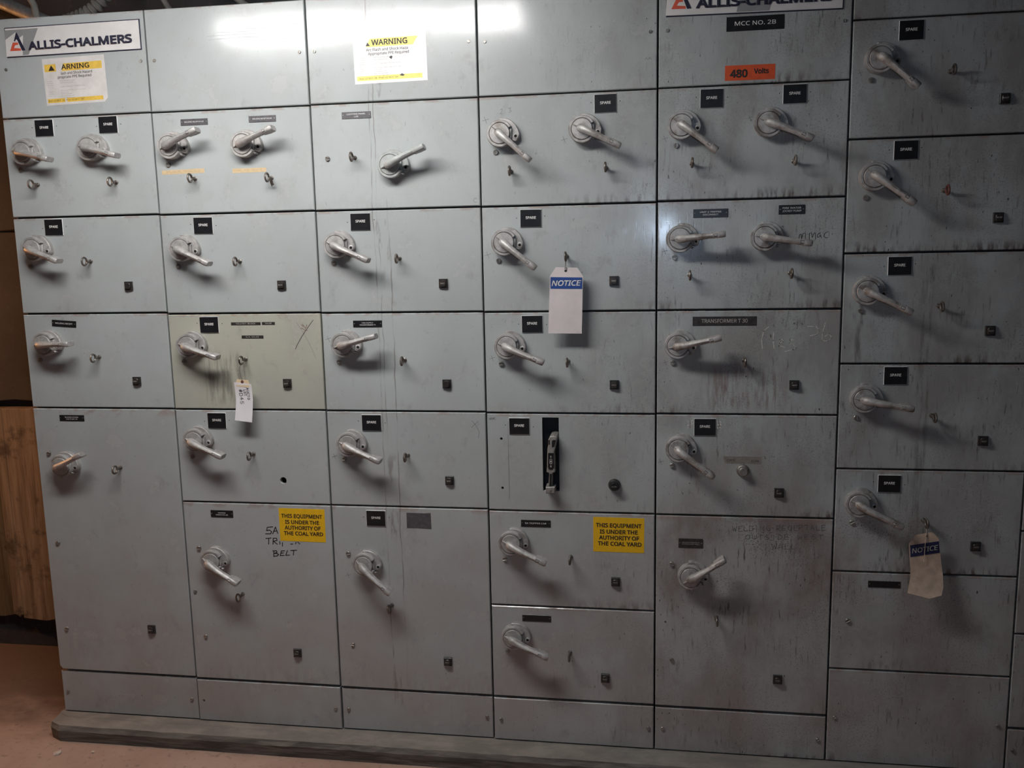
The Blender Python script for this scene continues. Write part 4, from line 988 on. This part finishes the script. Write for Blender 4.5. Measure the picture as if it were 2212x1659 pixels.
CAT = {'cover_panel': 'panel', 'kick_panel': 'panel', 'starter_unit': 'control unit'}
GRP = {'cover_panel': 'blank cover panels of the control cabinets', 'kick_panel': 'toe panels along the plinth', 'starter_unit': 'plug-in units of the control cabinets'}
BASE = (0.435, 0.462, 0.462)
for u in DATA['UNITS']:
    c = u['col']; zs = ZR[c]; k = len(zs) - 2 - u['row']; z0, z1 = zs[k], zs[k + 1]; x0, x1 = X[c - 1], X[c]
    ox, oz = (x0 + x1) / 2, z0
    t = thing(u['name'], u['label'], CAT[u['name']], (ox, 0, oz), GRP[u['name']])
    g = 0.0024; gl = g if c > 1 else 0.0005
    gt = g if z1 < 2.28 else 0.0; gb = g if z0 > 0 else 0.0015
    if u['name'] == 'kick_panel': gt = 0.005
    yo = 0.004 if (u['name'] == 'kick_panel' and c in (1, 3)) else 0.0
    if u['name'] == 'starter_unit': gb += 0.0008
    pts = [(x0 + gl - ox, gb), (x1 - g - ox, gb), (x1 - g - ox, z1 - gt - oz), (x0 + gl - ox, z1 - gt - oz)]
    if c == 1 and u['row'] == 4: pts = [(x0 + gl - ox + .010, gb), *pts[1:], (x0 + gl - ox, gb + .012)]
    me = MB().prism(pts, -0.018 + yo, 0.0, 0.0022, smooth=False).mesh('door', 'paint')
    cut = []
    for it in u['items']:
        if it[0] == 'hole': cut.append(MB().lathe([(it[3], -.03), (it[3], .01)], 28, (it[1] - ox, it[2] - oz)).mesh('cutter', 'frame'))
        if it[0] == 'breaker': cut.append(MB().prism(rect(.0503, .2276, 1.7127 - ox, .9424 - oz), -.03, .01).mesh('cutter', 'frame'))
    if cut: me = cut_holes(me, cut)
    d = place('door' if u['name'] == 'starter_unit' else 'panel', me, t, (0, yo, 0))
    col = u['color'] or BASE; j = random.uniform(0.96, 1.03)
    d.color = (col[0] * j, col[1] * j, col[2] * j, 1)
    for it in u['items']:
        a = it[0]
        if a == 'handle': add_handle(t, it[1] - ox, it[2] - oz, it[3], it[4])
        elif a == 'eye': add_eye(t, it[1] - ox, it[2] - oz, it[3])
        elif a == 'reset': add_reset(t, it[1] - ox, it[2] - oz, it[3])
        elif a == 'spare': add_spare(t, it[1] - ox, it[2] - oz)
        elif a == 'plate': add_plate(t, it[1] - ox, it[2] - oz, *it[3:])
        elif a == 'screw': add_screw(t, it[1] - ox, it[2] - oz, it[3], it[4]); t.children[-1].location.y = yo
        elif a == 'strokes':
            mb = MB()
            for ln in it[3]: mb.ribbon([(p[0] - ox, p[1] - oz) for p in ln], it[2], .0004)
            nm = 'scratch' if it[1] == 'scratch' else 'handwriting'
            place(nm, mb.mesh(nm, it[1]), t)
        elif a == 'sign': add_sign(t, it[1], it[2] - ox, it[3] - oz)
        elif a == 'warning': add_warning(t, it[1], it[2] - ox, it[3] - oz)
        elif a == 'yellow': add_yellow(t, it[1] - ox, it[2] - oz, it[3])
        elif a == 'volts': add_volts(t, it[1] - ox, it[2] - oz)
        elif a == 'tape':
            q = [(p[0] - ox, p[1] - oz) for p in it[1]]; o = place('masking_tape', MB().prism(q, 0, .0004).mesh('masking_tape', 'tape'), t)
            cx = sum(p[0] for p in q) / 4; cz = sum(p[1] for p in q) / 4; letters(o, it[2], cx, cz, .0007, .0075, 'tapeink', width=(q[1][0] - q[0][0]) * .8)
        elif a == 'onoff':
            q = [(p[0] - ox, p[1] - oz) for p in it[1]]; o = place('clear_tape', MB().prism(q, 0, .0004).mesh('clear_tape', 'dirtytape'), t)
            cx = sum(p[0] for p in q) / 4; cz = sum(p[1] for p in q) / 4 - .001
            letters(o, 'OFF', cx - .033, cz, .0007, .0105, 'marker', width=.024); letters(o, 'ON', cx + .035, cz - .001, .0007, .0105, 'marker', width=.019)
        elif a == 'smear':
            mb = MB()
            for i in range(7):
                zz = it[2] - oz + (i - 3) * .0036; xx = it[1] - ox + random.uniform(-.002, .002); mb.ribbon([(xx - .006, zz + random.uniform(-.001, .001)), (xx, zz), (xx + .006, zz + random.uniform(-.001, .001))], .0029, .0004)
            place('paint_smear', mb.mesh('paint_smear', 'smear'), t)
        elif a == 'patch':
            w_, h_ = .0790, .0525; cx, cz = it[1] - ox, it[2] - oz
            pts = [(cx - w_ / 2, cz - h_ / 2 + .001), (cx - .01, cz - h_ / 2 + .002), (cx + w_ / 2, cz - h_ / 2), (cx + w_ / 2 - .001, cz + h_ / 2), (cx + .02, cz + h_ / 2 - .002), (cx - w_ / 2, cz + h_ / 2 - .001)]
            place('tape_patch', MB().prism(pts, 0, .0006).mesh('tape_patch', 'plategrey'), t)
        elif a == 'breaker': add_breaker(t, it[1] - ox, it[2] - oz)
        elif a == 'round': add_round(t, it[1] - ox, it[2] - oz, it[3])
        elif a == 'note':
            for s, ax, az, bx, bz, h in it[1]: place('handwriting', stroke_text(s, ax - ox, az - oz, bx - ax, bz - az, h, .0016, .0004).mesh('handwriting', 'pencil'), t)

# ------------------------------------------------------------------ tags on the rings
def tag_mesh(pts, mat, curl=None, rows=14, th=.0007, ox=0, oz=0):
    me = bpy.data.meshes.new('tag'); bm = bmesh.new()
    f = bm.faces.new([bm.verts.new((x - ox, 0, z - oz)) for x, z in pts])
    zs = [p[1] - oz for p in pts]
    if curl:
        for i in range(1, rows):
            zz = min(zs) + (max(zs) - min(zs)) * i / rows
            bmesh.ops.bisect_plane(bm, geom=bm.verts[:] + bm.edges[:] + bm.faces[:], plane_co=(0, 0, zz), plane_no=(0, 0, 1))
    ext = bmesh.ops.extrude_face_region(bm, geom=bm.faces[:]); vs_ = [v for v in ext['geom'] if isinstance(v, bmesh.types.BMVert)]
    bmesh.ops.translate(bm, verts=vs_, vec=(0, -th, 0))
    if curl:
        for v in bm.verts: v.co.y += curl(v.co.x, v.co.z)
    bmesh.ops.recalc_face_normals(bm, faces=bm.faces); bm.to_mesh(me); bm.free()
    for p in me.polygons: p.use_smooth = bool(curl)
    if curl: me.set_sharp_from_angle(angle=math.radians(40))
    me.materials.append(M[mat]); return me
def local(pts, o): return [(x - o[0], z - o[1]) for x, z in pts]
def avg(pts): return (sum(p[0] for p in pts) / len(pts), sum(p[1] for p in pts) / len(pts))
# clean NOTICE tag
T = DATA['TAG1']; hx, hz = T['hole']
t = thing('notice_tag', 'clean white NOTICE tag with blue band hanging on a wire', 'tag', (hx, -.036, hz), 'paper tags on the rings')
place('tag_card', tag_mesh(T['out'], 'tag', None, ox=hx, oz=hz), t)
b = local(T['blue'], (hx, hz)); bo = place('blue_band', MB().prism(b, .0006, .0010).mesh('blue_band', 'blue'), t)
bc = avg(b); letters(bo, 'NOTICE', *bc, .0015, .0228, 'white', bold=.026, shear=.22, width=.086)
letters(t, 'PRINTED IN USA', b[1][0] - .012, T['out'][3][1] - hz + .004, .0010, .0022, 'faintink', width=.016)
place('eyelet', MB().lathe([(.0036, .0006), (.0036, .0012), (.0024, .0013)], 16).mesh('eyelet', 'blackmatt'), t)
tx, tz = T['top'][0] - hx, T['top'][1] - hz
mb = MB(); mb.tube([(.001, -.002, -.001), (.003, -.003, .004), (tx + .0015, -.002, tz * .6), (tx, .001, tz + .002)], .0007, 6); mb.tube([(-.001, -.002, .0), (-.0025, -.003, .006), (tx - .0012, -.002, tz * .6), (tx, -.001, tz + .002)], .0007, 6)
place('wire', mb.mesh('wire', 'wire'), t)
# auction tag
T = DATA['TAG2']; hx, hz = T['hole']
t = thing('auction_tag', 'small white auction lot tag with handwriting on the greenish unit', 'tag', (hx, -.036, hz), 'paper tags on the rings')
place('manila_card', tag_mesh(T['back'], 'manila', None, ox=hx, oz=hz), t)
cr = lambda x, z: -0.004 * math.sin((z) * 26.0) - .0012
place('paper_sheet', tag_mesh(T['out'], 'whitepaper', cr, 14, .0005, hx, hz), t)
place('eyelet', MB().lathe([(.0050, .0004), (.0050, .0014), (.0020, .0016)], 18).mesh('eyelet', 'redring'), t)
o2 = local(T['out'], (hx, hz))
for s, xx, zt, zb, h in (('AUCTO', o2[1][0] - .0175, -.0195, -.058, .0075), ('LOT', .0012, -.025, -.046, .0075), ('#D45', -.0135, -.023, -.074, .011)):
    mbx = stroke_text(s, xx, zt, .0018, zb - zt, h, .0013, 0, .05)
    mbx.v = [(x, cr(x, z) - .0011, z) for x, y, z in mbx.v]
    place('handwriting', mbx.mesh('handwriting', 'marker'), t)
tx, tz = T['top'][0] - hx, T['top'][1] - hz
place('wire', MB().tube([(0, -.001, 0), (.001, -.002, .008), (-.004, -.001, .018), (tx - .002, 0, tz * .55), (tx - .003, 0, tz * .8), (tx, .001, tz)], .0008, 6).mesh('wire', 'ring'), t)
# dirty NOTICE tag
T = DATA['TAG3']; hx, hz = T['hole']
t = thing('notice_tag', 'dirty brown NOTICE tag with curled lower corners hanging on string', 'tag', (hx, -.036, hz), 'paper tags on the rings')
def cr3(x, z): return -0.020 * max(0, (-z - .055) / .09) ** 2 + 0.008 * max(0, x - .02) / .03 * max(0, -z) / .1
place('tag_card', tag_mesh(T['out'], 'dirtytag', cr3, 18, .0007, hx, hz), t)
b = local(T['blue'], (hx, hz)); mbx = MB().prism(b, .0006, .0010); mbx.v = [(x, y + cr3(x, z) - .0002, z) for x, y, z in mbx.v]
bo = place('blue_band', mbx.mesh('blue_band', 'darkblue'), t)
bc = avg(b); letters(bo, 'NOTICE', bc[0], bc[1], .0019, .0215, 'dimwhite', bold=.018, shear=.22, width=.072, rot=math.degrees(math.atan2(b[1][1] - b[0][1], b[1][0] - b[0][0])))
place('eyelet', MB().lathe([(.0028, .0006), (.0028, .0012), (.0005, .0013)], 14).mesh('eyelet', 'blackmatt'), t)
tx, tz = T['top'][0] - hx, T['top'][1] - hz
mb = MB(); mb.tube([(0, -.001, 0), (-.002, -.004, .006), (tx, -.002, tz * .6), (tx, .001, tz + .002)], .0011, 6); mb.tube([(-.002, -.004, .006), (-.003, -.004, -.02), (-.0035, -.004, -.055), (-.004, -.006, -.075)], .0009, 6)
place('string', mb.mesh('string', 'string'), t)

# ------------------------------------------------------------------ above and beside the cabinets
thing('conduit_pipe', 'pale steel pipe slanting down behind the upper left cabinet', 'pipe', (0, 0, 0), None,
      MB().tube([(-.90, .50, 2.735), (-.45, .50, 2.535), (-.25, .50, 2.445), (-.08, .50, 2.37)], .024, 16).mesh('conduit_pipe', 'galv'))
path = []
for i in range(49):
    u = i / 48; path.append((.02 + .20 * u, .34, 2.362 + .045 * u + .085 * u ** 3))
thing('corrugated_hose', 'grey ribbed hose curving over the top of the left cabinet', 'hose', (0, 0, 0), None,
      MB().tube(path, [.019 + .004 * (1 if i % 4 < 2 else -1) for i in range(49)], 12).mesh('corrugated_hose', 'hose'))
thing('cable', 'thin dark cable behind the top edge, right of the ribbed hose', 'cable', (0, 0, 0), None,
      MB().tube([(.24, .42, 2.53), (.30, .40, 2.47), (.35, .40, 2.43), (.38, .39, 2.385)], .010, 10).mesh('cable', 'hose'))
thing('conduit_pipe', 'thin slanting pipe behind the top edge of the second cabinet column', 'pipe', (0, 0, 0), None,
      MB().tube([(.36, .46, 2.60), (.46, .45, 2.53), (.56, .44, 2.46), (.66, .44, 2.38)], .012, 12).mesh('conduit_pipe', 'hose'))
thing('cable', 'short drooping cable between the slanting pipe and the ribbed hose', 'cable', (0, 0, 0), None,
      MB().tube([(-.07, .20, 2.48), (-.03, .20, 2.44), (.005, .20, 2.38), (.015, .20, 2.30)], .011, 10).mesh('cable', 'hose'))
# crumbs on the floor
def crumb(name, label, loc, s, n):
    bm = bmesh.new(); bmesh.ops.create_icosphere(bm, subdivisions=1, radius=s)
    for v in bm.verts: v.co = Vector((v.co.x * random.uniform(.7, 1.5), v.co.y * random.uniform(.7, 1.3), v.co.z * .5 * random.uniform(.6, 1.2)))
    me = bpy.data.meshes.new(name); bm.to_mesh(me); bm.free(); me.materials.append(M['debris'])
    thing(name, label, 'debris', loc, None, me)
crumb('plaster_crumb', 'flat broken plaster crumb on the floor near the plinth corner', (.07, -.145, FLOOR_Z + .003), .014, 1)
crumb('plaster_crumb', 'small round white crumb on the floor in front of the plinth', (.185, -.125, FLOOR_Z + .003), .0065, 1)

# ------------------------------------------------------------------ lamps of the room
lx, ly, lz = LENS_POS
t = thing('ceiling_light', 'wraparound fluorescent fixture hanging in front of the cabinets', 'light', (lx, ly, lz), None)
h = LENS_LEN / 2
def lens_ring(sx): return [(sx, -.072, -.030), (sx, .072, -.030), (sx, .086, -.016), (sx, .088, .024), (sx, -.088, .024), (sx, -.086, -.016)]
place('lens', MB().rings([lens_ring(-h), lens_ring(h)], 0, False).mesh('lens', 'lens'), t)
place('housing', MB().rings([[(sx, -.094, .0245), (sx, .094, .0245), (sx, .075, .07), (sx, -.075, .07)] for sx in (-h - .012, h + .012)], 0, False).mesh('housing', 'housing'), t)
for sx in (-1, 1): place('end_cap', MB().box(*sorted((sx * (h + .001), sx * (h + .012))), -.092, .092, -.034, .024).mesh('end_cap', 'housing'), t)
for sx in (-.45, .45): place('hanger', MB().tube([(sx, 0, .07), (sx, 0, 3.3 - lz)], .006, 8).mesh('hanger', 'galv'), t)
